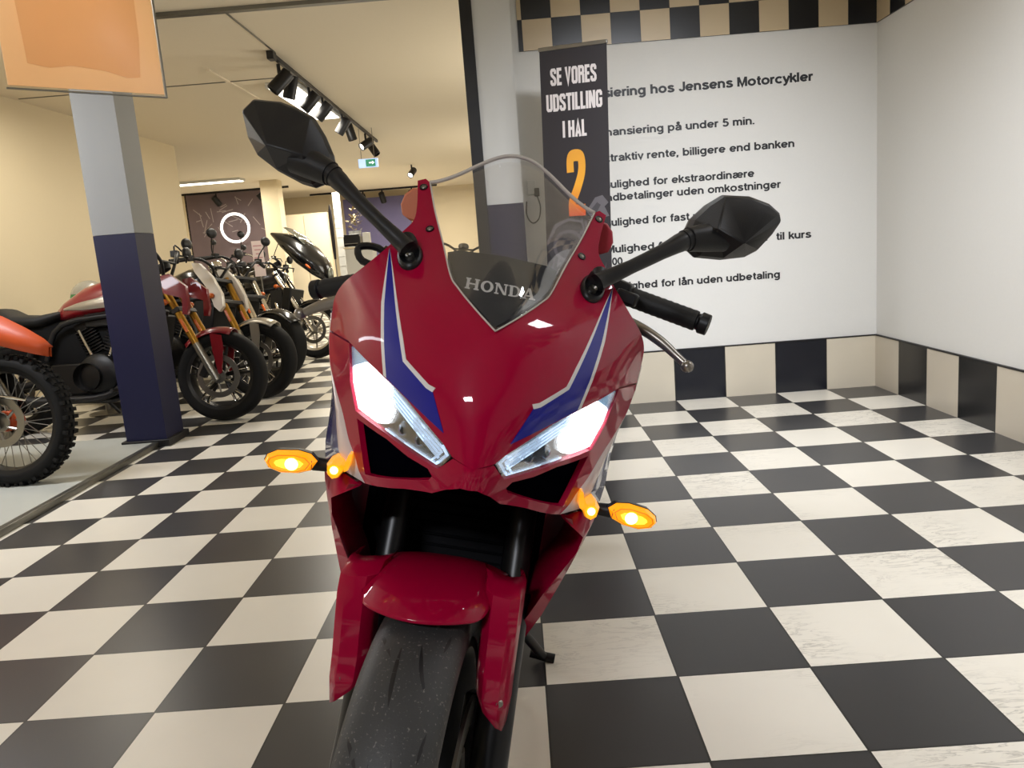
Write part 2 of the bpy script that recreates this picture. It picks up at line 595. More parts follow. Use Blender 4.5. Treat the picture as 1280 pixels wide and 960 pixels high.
# ------------------------------------------------------------------ materials
M = {}
M['wall'] = mat('wall_paint', rgb(216, 214, 208), 0.7, bump=0.05, bscale=90, var=0.02)
M['cream'] = mat('cream_paint', rgb(226, 210, 176), 0.75, bump=0.04, bscale=60, var=0.02)
M['ceil'] = mat('ceiling_paint', rgb(238, 226, 202), 0.85, bump=0.04, bscale=50, var=0.02)
M['pillar_grey'] = mat('pillar_grey', rgb(146, 148, 148), 0.6)
M['column_white'] = mat('column_white', rgb(206, 206, 202), 0.6)
M['navy'] = mat('navy_paint', rgb(10, 13, 54), 0.55)
M['black'] = mat('black_paint', rgb(16, 15, 17), 0.5)
M['platform'] = mat('platform_vinyl', rgb(182, 184, 176), 0.45, var=0.05, bscale=6)
M['metal_edge'] = mat('metal_edge', rgb(120, 118, 110), 0.35, 0.8)
M['floor'] = checker_mat('checker_floor', rgb(58, 57, 58), rgb(234, 228, 214), (0, 1), (0.32, 0.32), (0, 0), 0, 0.3, 0.3, 0.005, True)
M['dado_b'] = checker_mat('dado_tiles_back', rgb(22, 24, 32), rgb(206, 196, 176), (0, 2), (0.32, 0.34), (0, -0.01), 1, 0.25, 0.3, 0.006)
M['dado_r'] = checker_mat('dado_tiles_right', rgb(22, 22, 24), rgb(200, 190, 172), (1, 2), (0.32, 0.34), (0, -0.01), 1, 0.25, 0.3, 0.006)
M['frieze_b'] = checker_mat('frieze_tiles_back', rgb(10, 12, 16), rgb(196, 176, 142), (0, 2), (0.1745, 0.175), (2.24 - 13 * 0.1745, 2.18), 0, 0.3, 0.35, 0.002)
M['frieze_r'] = checker_mat('frieze_tiles_right', rgb(10, 12, 16), rgb(196, 176, 142), (1, 2), (0.1745, 0.175), (3.52 - 17 * 0.1745, 2.18), 1, 0.3, 0.35, 0.002)
M['letters'] = mat('letter_vinyl', rgb(22, 21, 24), 0.5)
M['chrome'] = mat('chrome', rgb(215, 210, 200), 0.15, 1.0)
M['steel'] = mat('brushed_steel', rgb(150, 147, 140), 0.35, 1.0)
M['blackplast'] = mat('black_plastic', rgb(15, 15, 18), 0.42, spec=0.4)
M['mirrorblack'] = mat('textured_black', rgb(20, 20, 23), 0.42, spec=0.45, bump=0.12, bscale=700)
M['rubber'] = mat('rubber', rgb(17, 17, 18), 0.6, bump=0.2, bscale=300)
M['rim_black'] = mat('rim_black', rgb(10, 10, 12), 0.4, 0.1, spec=0.35)
M['red'] = mat('red_paint', rgb(156, 2, 48), 0.4, 0.0, 0.45, spec=0.05)
M['red2'] = mat('dark_red_paint', rgb(110, 14, 26), 0.3, 0.0, 0.8)
M['blue'] = mat('blue_decal', rgb(18, 24, 140), 0.35, 0, 0.3, spec=0.2)
M['white'] = mat('white_decal', rgb(225, 222, 220), 0.35, 0, 0.8)
M['gold'] = mat('gold_anodised', rgb(170, 128, 50), 0.3, 0.9)
M['orange'] = mat('orange_plastic', rgb(188, 72, 18), 0.4)
M['amber'] = mat('amber_lens', rgb(240, 150, 10), 0.2, 0, 0.6, rgb(255, 160, 10), 0.9)
M['amber_hot'] = mat('amber_bulb', rgb(255, 240, 190), 0.3, 0, 0, rgb(255, 225, 120), 6.0)
M['amber_dim'] = mat('amber_reflector', rgb(200, 92, 14), 0.3, 0, 0.5)
M['grey_dash'] = mat('grey_dash', rgb(42, 46, 52), 0.6, spec=0.15)


# ------------------------------------------------------------------ the setting
XR, YB, H = 2.24, 3.52, 2.60
XL, YEND = -4.15, 8.8

b = MB()
b.box((-2.0, 6.7, -0.05), (14.0, 23.6, 0.1))
struct(b.build('floor', M['floor']))
b = MB()
b.box((-2.0, 6.7, H + 0.05), (14.0, 23.6, 0.1))
ceiling = struct(b.build('ceiling', M['ceil']))
wall_back = struct(box_obj('wall_back', ((XR - 0.06) / 2, YB + 0.06, H / 2), (XR + 0.06 + 0.12, 0.12, H), M['wall']))
wall_right = struct(box_obj('wall_right', (XR + 0.06, -0.74, H / 2), (0.12, 8.52, H), M['wall']))
wall_left = struct(box_obj('wall_left', (XL - 0.06, (YEND - 5) / 2, H / 2), (0.12, YEND + 5, H), M['cream']))
struct(box_obj('wall_front', (-2, -5.06, H / 2), (14, 0.12, H), mat('darkened_wall', rgb(34, 34, 38), 0.4)))  # unseen wall, darkened so the hood reflects little light
struct(box_obj('wall_alcove', (-6.6, YEND - 0.06, H / 2), (4.78, 0.12, H), M['cream']))
struct(box_obj('wall_far', (-2.0, 18.36, H / 2), (14, 0.12, H), M['cream']))
struct(box_obj('wall_east', (4.94, 11.0, H / 2), (0.12, 14.7, H), M['cream']))
struct(box_obj('wall_west', (-8.94, 13.5, H / 2), (0.12, 9.6, H), M['cream']))
struct(box_obj('wall_partition', (3.6, YB + 0.06, H / 2), (2.6, 0.12, H), M['cream']))

# tiled dado and frieze
struct(box_obj('baseboard_back', (1.18, YB - 0.006, 0.162), (2.12, 0.012, 0.324), M['dado_b']))
struct(box_obj('baseboard_right', (XR - 0.006, -0.73, 0.162), (0.012, 8.48, 0.324), M['dado_r']))
struct(box_obj('trim_1', (1.18, YB - 0.008, 0.327), (2.12, 0.016, 0.007), M['black']))
struct(box_obj('trim_2', (XR - 0.008, -0.73, 0.327), (0.016, 8.48, 0.007), M['black']))
struct(box_obj('trim_3', (1.18, YB - 0.004, 2.39), (2.12, 0.008, 0.42), M['frieze_b']))
struct(box_obj('trim_4', (XR - 0.004, -0.73, 2.39), (0.008, 8.49, 0.42), M['frieze_r']))

# wall lettering
WL = [
    ('Finansiering hos Jensens Motorcykler', 'siering hos Jensens Motorcykler', 0.604, 1.857, 1.883, 0.054, 0.108),
    ('Finansiering på under 5 min.', 'nansiering på under 5 min.', 0.606, 1.503, 1.660, 0.046, 0.102),
    ('Attraktiv rente, billigere end banken', 'ttraktiv rente, billigere end banken', 0.602, 1.741, 1.509, 0.046, 0.102),
    ('Mulighed for ekstraordinære', 'ulighed for ekstraordinære', 0.612, 1.496, 1.352, 0.046, 0.102),
    ('indbetalinger uden omkostninger', 'ndbetalinger uden omkostninger', 0.588, 1.655, 1.275, 0.046, 0.102),
    ('Mulighed for fast rente', 'ulighed for fast', 0.605, 1.092, 1.124, 0.046, 0.102),
    ('Mulighed for førtidig indfrielse  til kurs', 'Mulighed for førtidig indfrielse  til kurs', 0.572, 1.837, 0.961, 0.046, 0.102),
    ('100', '100', 0.575, 0.668, 0.885, 0.046, 0.102),
    ('Mulighed for lån uden udbetaling', 'hed for lån uden udbetaling', 0.757, 1.640, 0.729, 0.046, 0.102),
]
for full, vis, x0, x1, z0, cap, hw in WL:
    q = stroke_text(full, GL, hw)
    pre = full.index(vis)
    e0 = quad_extent(stroke_text(vis, GL, hw))
    sx = (x1 - x0) / (e0[1] - e0[0])
    e = quad_extent(stroke_text(full[:pre] + vis, GL, hw))
    letters('lettering', q, M['letters'], lambda a, c, l: Vector((a, YB - l, c)), wall_back, sx, cap, x1 - e[1] * sx, z0)

# column at the end of the wall, pillar on the left
col_ = thing('column', 'white column with navy blue lower half at the left end of the lettered wall', 'column', (-0.03, 3.44, 0))
col_['kind'] = 'structure'
b = MB()
b.box((0, 0, 0.65), (0.215, 0.16, 1.30))
b.build('column_lower', M['navy'], col_)
b = MB()
b.box((0, 0, 1.95), (0.215, 0.16, 1.30))
b.build('column_upper', M['column_white'], col_)
b = MB()
b.box((-0.143, 0, 1.3), (0.07, 0.18, 2.6))
b.build('column_edge', M['black'], col_)

pil = thing('pillar', 'square pillar, grey above and navy below, standing at the edge of the platform', 'pillar', (-2.355, 3.43, 0))
pil['kind'] = 'structure'
b = MB()
b.box((0, 0, 0.65), (0.25, 0.25, 1.296))
b.build('pillar_lower', M['navy'], pil)
b = MB()
b.box((0, 0, 1.95), (0.25, 0.25, 1.30))
b.build('pillar_upper', M['pillar_grey'], pil)
b = MB()
b.box((0, 0, 0.022), (0.30, 0.30, 0.044))
b.build('pillar_base', M['black'], pil, bevel=0.004)

# platform strip on the left
plat = struct(box_obj('floor_platform', (-3.225, -0.75, 0.015), (1.85, 8.5, 0.03), M['platform']))
struct(box_obj('trim_5', (-2.29, -0.8, 0.016), (0.035, 8.2, 0.034), M['metal_edge'], bevel=0.004))

# ceiling lines
struct(box_obj('trim_6', (-1.1, 3.66, H - 0.012), (6.0, 0.05, 0.024), M['metal_edge']))
struct(box_obj('trim_7', (-1.66, 4.2, H - 0.003), (0.012, 1.1, 0.006), M['metal_edge']))
struct(box_obj('trim_8', (-3.0, 5.57, H - 0.003), (2.2, 0.012, 0.006), M['metal_edge']))
struct(box_obj('trim_9', (-2.3, 6.4, H - 0.006), (0.03, 2.6, 0.012), M['ceil']))

# ------------------------------------------------------------------ far showroom
mural_m = mat('mural', rgb(112, 96, 98), 0.7, var=0.45, bscale=1.1)
mur = struct(box_obj('wall_mural', (-5.9, 15.45, H / 2), (1.75, 0.1, H), mural_m))
b = MB()
for k in range(26):
    cx, cz = random.uniform(-6.6, -5.15), random.uniform(1.75, 2.45)
    a = random.uniform(0, PI)
    l = random.uniform(0.04, 0.16)
    dx, dz = math.cos(a) * l, math.sin(a) * l
    w = 0.008
    nx, nz_ = -math.sin(a) * w, math.cos(a) * w
    b.add([(cx - dx - nx, 15.395, cz - dz - nz_), (cx + dx - nx, 15.395, cz + dz - nz_), (cx + dx + nx, 15.395, cz + dz + nz_), (cx - dx + nx, 15.395, cz - dz + nz_)], [(0, 1, 2, 3)])
b.build('line_drawing', mat('mural_line', rgb(168, 156, 152), 0.6), mur)
struct(box_obj('wall_recess', (-7.6, 15.45, H / 2), (1.7, 0.1, H), M['cream']))
struct(box_obj('column_far', (-4.49, 13.86, H / 2), (0.32, 0.32, H), M['cream']))
ring = thing('ring_lamp', 'glowing white ring lamp hanging in front of the purple grey mural', 'lamp', (-5.73, 15.20, 1.85))
b = MB()
b.lathe([(0.285 + 0.028 * math.cos(t), 0.03 * math.sin(t)) for t in [2 * PI * k / 8 for k in range(8)]], (0, 0, 0), (0, 1, 0), 40, closed_prof=True)
b.build('ring_tube', mat('ring_glow', (1, 1, 1, 1), 0.5, emit=(1, 0.95, 0.9, 1), estr=1.6), ring)
b = MB()
b.box((0, 0.09, 0.30), (0.05, 0.19, 0.04))
b.build('bracket', M['steel'], ring)
cab = thing('cupboard', 'tall cream cupboard with two plain doors far behind the motorcycles', 'cupboard', (-4.62, 16.6, 0))
b = MB()
b.box((0, 0.02, 1.05), (1.08, 0.3, 2.1))
b.build('cabinet_body', M['cream'], cab, bevel=0.01)
dm = mat('cupboard_door', rgb(220, 207, 178), 0.6)
for s in (-1, 1):
    b = MB()
    b.box((s * 0.265, -0.15, 1.06), (0.515, 0.03, 2.0))
    dr = b.build('door', dm, cab, bevel=0.004)
    b = MB()
    b.tube([(s * 0.05, -0.19, 1.0), (s * 0.05, -0.19, 1.2)], 0.012)
    b.build('handle', M['steel'], dr)
purple = mat('purple_paint', rgb(98, 92, 128), 0.7, var=0.08, bscale=2)
struct(box_obj('wall_purple', (-3.25, 18.2, 1.25), (1.6, 0.16, 2.4), purple))
# display things near the purple wall
sl = thing('slatted_display_post', 'narrow slatted display post beside the cream cupboard', 'display', (-3.30, 13.9, 0))
b = MB()
b.box((0, 0, 1.15), (0.13, 0.06, 2.3))
for k in range(12):
    b.box((0, -0.033, 0.2 + k * 0.18), (0.13, 0.006, 0.012))
b.build('slat_panel', M['column_white'], sl)
b = MB()
b.box((0, 0, 0.02), (0.3, 0.3, 0.04))
b.build('base', M['steel'], sl)
fl = thing('folded_banner', 'dark folded fabric banner hanging on a stand by the purple wall', 'banner', (-3.24, 13.0, 0))  # fabric banner on a stand
b = MB()
b.loft([[Vector((r * math.cos(2 * PI * k / 10), r * math.sin(2 * PI * k / 10), z)) for k in range(10)] for z, r in ((1.05, 0.02), (1.2, 0.03), (1.6, 0.038), (1.9, 0.03), (2.0, 0.012))])
b.build('fabric', mat('dark_fabric', rgb(40, 36, 40), 0.9), fl)
b = MB()
b.tube([(0, 0, 0), (0, 0, 2.02)], 0.012)
b.lathe([(0.001, 0), (0.16, 0), (0.16, 0.02), (0.02, 0.04)], (0, 0, 0), (0, 0, 1), 20)
b.build('stand', M['steel'], fl)
cbn = thing('counter', 'white counter cabinet in front of the purple wall', 'cabinet', (-2.80, 13.2, 0))
b = MB()
b.box((0, 0, 0.62), (0.5, 0.4, 1.2))
b.build('cabinet_body', M['column_white'], cbn, bevel=0.01)
b = MB()
b.box((0, 0, 1.23), (0.54, 0.44, 0.03))
b.build('worktop', M['cream'], cbn, bevel=0.005)
prn = thing('printer', 'dark grey printer on the white counter by the purple wall', 'printer', (-2.91, 13.15, 1.246))
b = MB()
b.box((0, 0, 0.10), (0.30, 0.26, 0.18))
b.box((0, -0.02, 0.20), (0.28, 0.22, 0.05))
b.build('printer_body', M['blackplast'], prn, bevel=0.01)
b = MB()
b.box((0, -0.18, 0.06), (0.22, 0.12, 0.012))
b.build('paper_tray', M['steel'], prn)
bx = thing('box', 'white carton standing beside the printer', 'box', (-2.65, 13.1, 1.246))
b = MB()
b.box((0, 0, 0.12), (0.12, 0.16, 0.24))
b.build('carton', M['column_white'], bx, bevel=0.004)
b = MB()
b.box((0, 0, 0.243), (0.03, 0.161, 0.003))
b.build('tape', M['cream'], bx)
pl_ = thing('potted_plant', 'yellowish bushy plant standing in a pot above the printer counter', 'plant', (-2.98, 13.75, 0))
b = MB()
b.lathe([(0.001, 0), (0.09, 0), (0.12, 0.25), (0.11, 0.25), (0.10, 0.22), (0.001, 0.22)], (0, 0, 1.3), (0, 0, 1), 18)
b.build('pot', M['pillar_grey'], pl_)
b = MB()
for k in range(120):
    a, e_ = random.uniform(0, 2 * PI), random.uniform(-0.2, 1.3)
    rr = random.uniform(0.03, 0.13)
    p = Vector((rr * math.cos(a) * math.cos(e_), rr * math.sin(a) * math.cos(e_), 1.62 + 0.36 * math.sin(e_) * random.random() + random.uniform(-0.06, 0.1)))
    q = Vector((math.cos(a), math.sin(a), random.uniform(-0.2, 0.8))).normalized() * 0.08
    w = Vector((-math.sin(a), math.cos(a), 0)) * 0.022
    b.add([p, p + q * 0.5 + w, p + q, p + q * 0.5 - w], [(0, 1, 2, 3)])
b.build('leaves', mat('dry_leaves', rgb(128, 112, 66), 0.7), pl_)
b = MB()
b.box((0, 0, 0.65), (0.3, 0.16, 1.3))
b.build('plant_stand', M['column_white'], pl_, bevel=0.01)

# exit sign
ex = thing('exit_sign', 'small lit green and white emergency exit sign hanging below the ceiling', 'sign', (-1.71, 8.6, 2.135))
b = MB()
b.box((0, 0, 0.05), (0.24, 0.03, 0.105))
b.build('sign_face', mat('exit_white', rgb(200, 220, 245), 0.4, emit=rgb(150, 190, 250), estr=0.8), ex, bevel=0.003)
b = MB()
b.box((0.03, -0.017, 0.05), (0.12, 0.006, 0.085))
b.build('sign_panel', mat('exit_green', rgb(10, 120, 80), 0.4, emit=rgb(10, 130, 90), estr=0.7), ex)
b = MB()
arr = [(-0.02, 0.044), (0.02, 0.044), (0.02, 0.03), (0.05, 0.052), (0.02, 0.074), (0.02, 0.06), (-0.02, 0.06)]
b.prism([(x + 0.03, z) for x, z in arr], lambda a, c, d: Vector((a, -0.0205 - d, c)), 0.001)
b.build('arrow', mat('exit_arrow', (0.8, 0.9, 1, 1), 0.4, emit=(0.8, 0.9, 1, 1), estr=0.9), ex)
b = MB()
for s in (-0.08, 0.08):
    b.tube([(s, 0, 0.10), (s, 0, H - 2.135)], 0.004, 6)
b.build('hanging_rod', M['steel'], ex)

# ------------------------------------------------------------------ track lighting
lens_hot = mat('spot_lens', (1, 1, 1, 1), 0.4, emit=(1, 0.95, 0.85, 1), estr=12)
lens_off = mat('spot_lens_dark', rgb(60, 58, 55), 0.2)


def spotlight(loc, aim, label, lit, size=1.0, group='black track spotlights'):
    t = thing('track_spotlight', label, 'spotlight', loc, group=group)
    a = Vector(aim).normalized()
    c = Vector((0, 0, -0.115 * size))
    b = MB()
    b.lathe([(0.001, -0.085), (0.043, -0.085), (0.046, -0.08), (0.046, 0.075), (0.04, 0.08), (0.036, 0.078), (0.036, 0.05), (0.001, 0.05)], (0, 0, 0), a, 20)
    b.v = [p * size + c for p in b.v]
    b.build('lamp_housing', M['blackplast'], t)
    b = MB()
    b.lathe([(0.001, 0.06), (0.035, 0.06)], (0, 0, 0), a, 20)
    b.v = [p * size + c for p in b.v]
    b.build('lens', lens_hot if lit else lens_off, t)
    b = MB()
    b.tube([(0, 0, 0), (0, 0, -0.085 * size)], 0.012 * size)
    b.build('mounting_stem', M['blackplast'], t)
    return t


trk = thing('light_track', 'long black lighting track running along the showroom ceiling', 'light track', (-1.715, 7.2, H))
b = MB()
b.box((0, 0, -0.018), (0.03, 4.9, 0.034), (0, 0, 0.012))
b.build('rail', M['blackplast'], trk, bevel=0.004)
b = MB()
b.box((0.032, -2.47, -0.03), (0.05, 0.09, 0.06))
b.build('feed_box', M['blackplast'], trk, bevel=0.004)
ORD = ['nearest spotlight on the long ceiling track, pointing to the left wall', 'second spotlight from the near end of the long ceiling track',
       'third spotlight along the long ceiling track, beside the ceiling lamp', 'fourth spotlight along the long ceiling track, at the far end of the ceiling lamp',
       'fifth spotlight along the long track, before the far pair', 'sixth spotlight along the long track, paired with the fifth',
       'lit spotlight with white lens near the far end of the long track', 'last spotlight at the far end of the long ceiling track']
SP = [(-1.70, 4.95, (-0.75, -0.25, -0.75), False, 1.15), (-1.69, 5.2, (-0.3, 0.1, -0.9), False, 1.1), (-1.70, 5.85, (-0.7, -0.1, -0.7), False, 1.1), (-1.70, 6.35, (-0.7, 0, -0.7), False, 1.1),
      (-1.72, 7.3, (-0.6, 0.0, -0.8), False, 1.1), (-1.73, 7.75, (0.2, 0.1, -0.9), False, 1.1), (-1.74, 8.75, (-0.6, -0.6, -0.45), True, 1.1), (-1.745, 9.3, (0.5, -0.2, -0.8), False, 1.1)]
for (x, y, a, lit, s), lb in zip(SP, ORD):
    spotlight((x, y, H - 0.040), a, lb, lit, s)
spotlight((-1.707, 13.0, H - 0.005), (-0.3, -0.75, -0.55), 'lit spotlight on the ceiling beyond the windscreen tip of the red motorcycle', True, 1.2, 'lone ceiling spotlight')
t2 = thing('light_track', 'black lighting track on the ceiling in front of the mural', 'light track', (-5.6, 15.1, H))
b = MB()
b.box((0, 0, -0.02), (2.2, 0.05, 0.04))
b.build('rail', M['blackplast'], t2)
t3 = thing('light_track', 'black lighting track on the ceiling in front of the purple wall', 'light track', (-3.2, 17.6, H))
b = MB()
b.box((0, 0, -0.02), (3.0, 0.05, 0.04))
b.build('rail', M['blackplast'], t3)
spotlight((-5.05, 15.1, H - 0.042), (0.5, 0.3, -0.8), 'spotlight on the mural track, right of the ring lamp', False, 1.5, 'mural track spotlights')
spotlight((-6.0, 15.1, H - 0.042), (0.4, 0.5, -0.8), 'spotlight on the mural track, left of the ring lamp', False, 1.3, 'mural track spotlights')
for x, w in ((-3.45, 'left'), (-3.0, 'middle'), (-2.3, 'right')):
    spotlight((x, 17.6, H - 0.042), (0.1, 0.5, -0.8), 'spotlight on the track before the purple wall, %s one of three' % w, False, 1.5, 'purple wall track spotlights')

glow = mat('lamp_diffuser', (1, 1, 1, 1), 0.5, emit=(1, 0.93, 0.8, 1), estr=5.0)


def ceiling_lamp(loc, sx, sy, label):
    t = thing('ceiling_lamp', label, 'ceiling lamp', loc)
    b = MB()
    b.box((0, 0, -0.022), (sx + 0.05, sy + 0.05, 0.044))
    b.build('lamp_housing', M['column_white'], t, bevel=0.006)
    b = MB()
    b.box((0, 0, -0.047), (sx, sy, 0.008))
    b.build('diffuser', glow, t)
    return t


ceiling_lamp((-1.9, 6.6, H), 0.24, 1.7, 'long fluorescent ceiling lamp glowing behind the row of track spotlights')
ceiling_lamp((-5.6, 13.0, H), 1.7, 0.24, 'far fluorescent ceiling lamp just in front of the mural')

# ------------------------------------------------------------------ roll-up banner
bn = thing('rollup_banner', 'black roll-up banner reading SE VORES UDSTILLING I HAL 2', 'banner', (0.323, 2.929, 0.006), (0, math.radians(1.8), math.atan2(2.846 - 2.968, 0.562 - 0.221)))
BW = 0.362
b = MB()
b.box((0, 0, 1.07), (BW, 0.004, 1.94))
sheet = b.build('banner_sheet', mat('banner_print', rgb(38, 34, 38), 0.55), bn)
b = MB()
b.box((0, 0, 2.045), (BW + 0.01, 0.016, 0.02))
b.build('top_rail', M['steel'], bn, bevel=0.003)
b = MB()
b.box((0, 0, 0.05), (BW + 0.04, 0.14, 0.08))
b.build('cassette', M['steel'], bn, bevel=0.01)
b = MB()
b.tube([(0, 0.03, 0.08), (0, 0.03, 2.04)], 0.01, 8)
b.build('support_pole', M['steel'], bn)
for s in (-1, 1):
    b = MB()
    b.box((s * 0.12, 0, 0.006), (0.05, 0.34, 0.012))
    b.build('foot', M['steel'], bn, bevel=0.003)
bplace = lambda a, c, l: Vector((a, -0.002 - l, c))
wh = mat('banner_white', rgb(215, 208, 206), 0.55)


def ban_text(txt, x0, x1, ztop, h, m):
    q = stroke_text(txt, PG, .088)
    e = quad_extent(q)
    sx = (x1 - x0) / (e[1] - e[0])
    letters('lettering', q, m, bplace, sheet, sx, h, x0 - e[0] * sx, ztop - h)


TOP = 2.05
ban_text('SE VORES', -0.125, 0.125, TOP - 0.105, 0.088, wh)
ban_text('UDSTILLING', -0.152, 0.152, TOP - 0.235, 0.088, wh)
ban_text('I HAL', -0.067, 0.064, TOP - 0.375, 0.085, wh)
gm = bpy.data.materials.new('banner_fire')
gm.use_nodes = True
nt = gm.node_tree
tcn = nt.nodes.new('ShaderNodeTexCoord')
sp = nt.nodes.new('ShaderNodeSeparateXYZ')
mr = nt.nodes.new('ShaderNodeMapRange')
mr.inputs[1].default_value = TOP - 0.88
mr.inputs[2].default_value = TOP - 0.53
rp = nt.nodes.new('ShaderNodeValToRGB')
rp.color_ramp.elements[0].color = rgb(196, 62, 36)
rp.color_ramp.elements[1].color = rgb(214, 150, 48)
k_ = rp.color_ramp.elements.new(0.5)
k_.color = rgb(226, 160, 44)
nt.links.new(tcn.outputs['Object'], sp.inputs[0])
nt.links.new(sp.outputs[2], mr.inputs[0])
nt.links.new(mr.outputs[0], rp.inputs[0])
nt.links.new(rp.outputs[0], nt.nodes['Principled BSDF'].inputs['Base Color'])
nt.nodes['Principled BSDF'].inputs['Roughness'].default_value = 0.55
ban_text('2', -0.052, 0.052, TOP - 0.525, 0.345, gm)
# printed engine artwork in greys
g1, g2 = mat('banner_grey', rgb(92, 88, 92), 0.55), mat('banner_grey_dark', rgb(62, 59, 63), 0.55)
b = MB()


def flat_poly(mb, pts, mi, lift):
    mb.prism(pts, lambda a, c, d: bplace(a, c, lift - d), 0.0004, mi)


def disc(cx, cz, r, n=22):
    return [(cx + r * math.cos(2 * PI * k / n), cz + r * math.sin(2 * PI * k / n)) for k in range(n)]


flat_poly(b, disc(-.055, 1.02, .118), 1, .0008)
flat_poly(b, disc(-.055, 1.02, .088), 0, .0011)
flat_poly(b, disc(-.055, 1.02, .070), 1, .0014)
flat_poly(b, disc(.02, 1.09, .012, 10), 0, .0017)
flat_poly(b, [(-.178, 1.05), (-.13, 1.14), (-.05, 1.17), (.03, 1.15), (.03, 1.14), (-.05, 1.155), (-.12, 1.12), (-.178, 1.02)], 0, .0016)
flat_poly(b, [(.05, 1.20), (.10, 1.27), (.14, 1.28), (.172, 1.24), (.15, 1.22), (.175, 1.17), (.13, 1.16), (.10, 1.20), (.09, 1.15)], 0, .0014)
flat_poly(b, [(.06, 1.19), (.11, 1.245), (.13, 1.23), (.10, 1.18)], 1, .0018)
for k in range(5):
    flat_poly(b, [(.015 + .02 * k, 1.16 - .012 * k), (.028 + .02 * k, 1.165 - .012 * k), (.042 + .02 * k, 1.09 - .012 * k), (.031 + .02 * k, 1.09 - .012 * k)], 0, .0015)
for k in range(9):
    x, z = -.165 + .036 * k, .86 + .05 * math.sin(k * 2.1)
    flat_poly(b, [(x, z), (x + .03, z + .11), (x + .016, z + .03), (x + .034, z + .03)], 0, .0019)
for k in range(7):
    x, z = -.16 + .046 * k, .66 + .06 * math.sin(k * 1.7)
    flat_poly(b, [(x, z), (x + .02, z + .12), (x + .04, z + .05), (x + .03, z - .04)], k % 2, .0012)
b.build('engine_artwork', [g1, g2], sheet)

# socket with cable on the wall beside the column
so = thing('wall_socket', 'white wall socket with a looped black cable beside the column', 'socket', (0.135, YB, 1.37))
b = MB()
b.box((0, -0.02, 0.02), (0.055, 0.04, 0.09))
b.build('socket_box', M['column_white'], so, bevel=0.006)
b = MB()
b.box((0.03, -0.045, -0.01), (0.03, 0.03, 0.05))
b.build('plug', M['blackplast'], so, bevel=0.005)
b = MB()
b.tube([(0.03, -0.05, -0.03), (0.045, -0.05, -0.10), (0.03, -0.045, -0.17), (-0.01, -0.04, -0.19), (-0.04, -0.03, -0.14), (-0.035, -0.03, -0.06)], 0.004, 6, smooth=5)
b.build('cable', M['blackplast'], so)

# hanging copper-toned card in a clear sleeve
hs = thing('hanging_card', 'plain copper coloured card in a clear sleeve hanging from the ceiling', 'card', (-1.452, 1.492, 1.70), (0, 0, math.atan2(1.664 - 1.32, 1.646 - 1.258)))
HW = 0.519
b = MB()
b.box((0, 0, 0.36), (HW - 0.012, 0.004, 0.70))
b.build('card_sheet', mat('copper_card', rgb(246, 202, 152), 0.6, 0.0, 0.0, var=0.05, bscale=5), hs)
b = MB()
b.prism([(-.185, .085), (-.12, .075), (-.05, .088), (.06, .078), (.13, .06), (.175, .065), (.19, .2), (.195, .45), (.19, .70), (-.185, .70), (-.195, .4)], lambda a, c, d: Vector((a, -.0035 + d, c)), .001)
b.build('card_print', mat('copper_print', rgb(232, 176, 120), 0.6, var=0.06, bscale=6), hs)
b = MB()
bul = [[Vector((x, -0.006 - 0.016 * (1 - (2 * x / HW) ** 2) * math.sin(PI * min(1, z / 0.72)), z)) for x in np.linspace(-HW / 2, HW / 2, 13)] for z in np.linspace(0.0, 0.72, 13)]
b.loft(bul, closed=False, caps=False)
b.build('clear_sleeve', clear_mat('sleeve', (1, 0.95, 0.88, 1), 0.05, 0.25, 0.35), hs)
b = MB()
b.box((0, 0, 0.724), (HW, 0.014, 0.016))
b.box((HW / 2, 0, 0.36), (0.006, 0.012, 0.725))
b.box((0, 0, 0.0), (HW, 0.010, 0.005))
b.build('frame', M['metal_edge'], hs)
for s in (-0.2, 0.2):
    b = MB()
    b.tube([(s, 0, 0.73), (s, 0, H - 1.70)], 0.003, 6)
    b.build('cord', M['steel'], hs)

# ================================================================== the red sports motorcycle
class TPS:
    """smooth front surface of the fairing: depth y as a function of (x, z)"""

    def __init__(s, C):
        C = np.array([(a, b_, c) for a, b_, c in C] + [(-a, b_, c) for a, b_, c in C if a > 0])
        s.p = C[:, :2]
        n = len(C)
        K = s.k(np.linalg.norm(s.p[:, None] - s.p[None], axis=2)) + 1e-4 * np.eye(n)
        Pm = np.c_[np.ones(n), s.p]
        A = np.block([[K, Pm], [Pm.T, np.zeros((3, 3))]])
        s.w = np.linalg.solve(A, np.r_[C[:, 2], 0, 0, 0])

    def k(s, r):
        return np.where(r > 1e-9, r * r * np.log(np.maximum(r, 1e-9)), 0)

    def __call__(s, x, z):
        q = np.stack([np.atleast_1d(x), np.atleast_1d(z)], -1).astype(float)
        d = np.linalg.norm(q[:, None] - s.p[None], axis=2)
        n = len(s.p)
        return s.k(d) @ s.w[:n] + s.w[n] + q @ s.w[n + 1:]


FACE = TPS([(0, .765, .03), (0, .80, .008), (0, .84, .0), (0, .90, .012), (0, .95, .032), (0, 1.0, .06),
            (.045, .80, .05), (.04, .85, .028), (.05, .92, .036), (.05, .985, .068),
            (.10, .87, .092), (.10, .93, .085), (.09, 1.01, .115), (.13, .775, .150), (.09, .755, .105), (.12, .83, .125),
            (.18, .93, .196), (.15, .88, .160), (.15, .98, .155), (.165, .83, .195),
            (.10, 1.09, .225), (.117, 1.057, .198), (.128, 1.158, .30), (.15, 1.06, .212), (.20, 1.0, .232), (.23, .95, .30),
            (.215, .90, .275), (.08, 1.05, .165), (.155, .75, .205)])


def fy(x, z):
    return float(FACE(abs(x), z)[0])


def P3(x, z, off=0.0):
    return Vector((x, fy(x, z) + off, z))


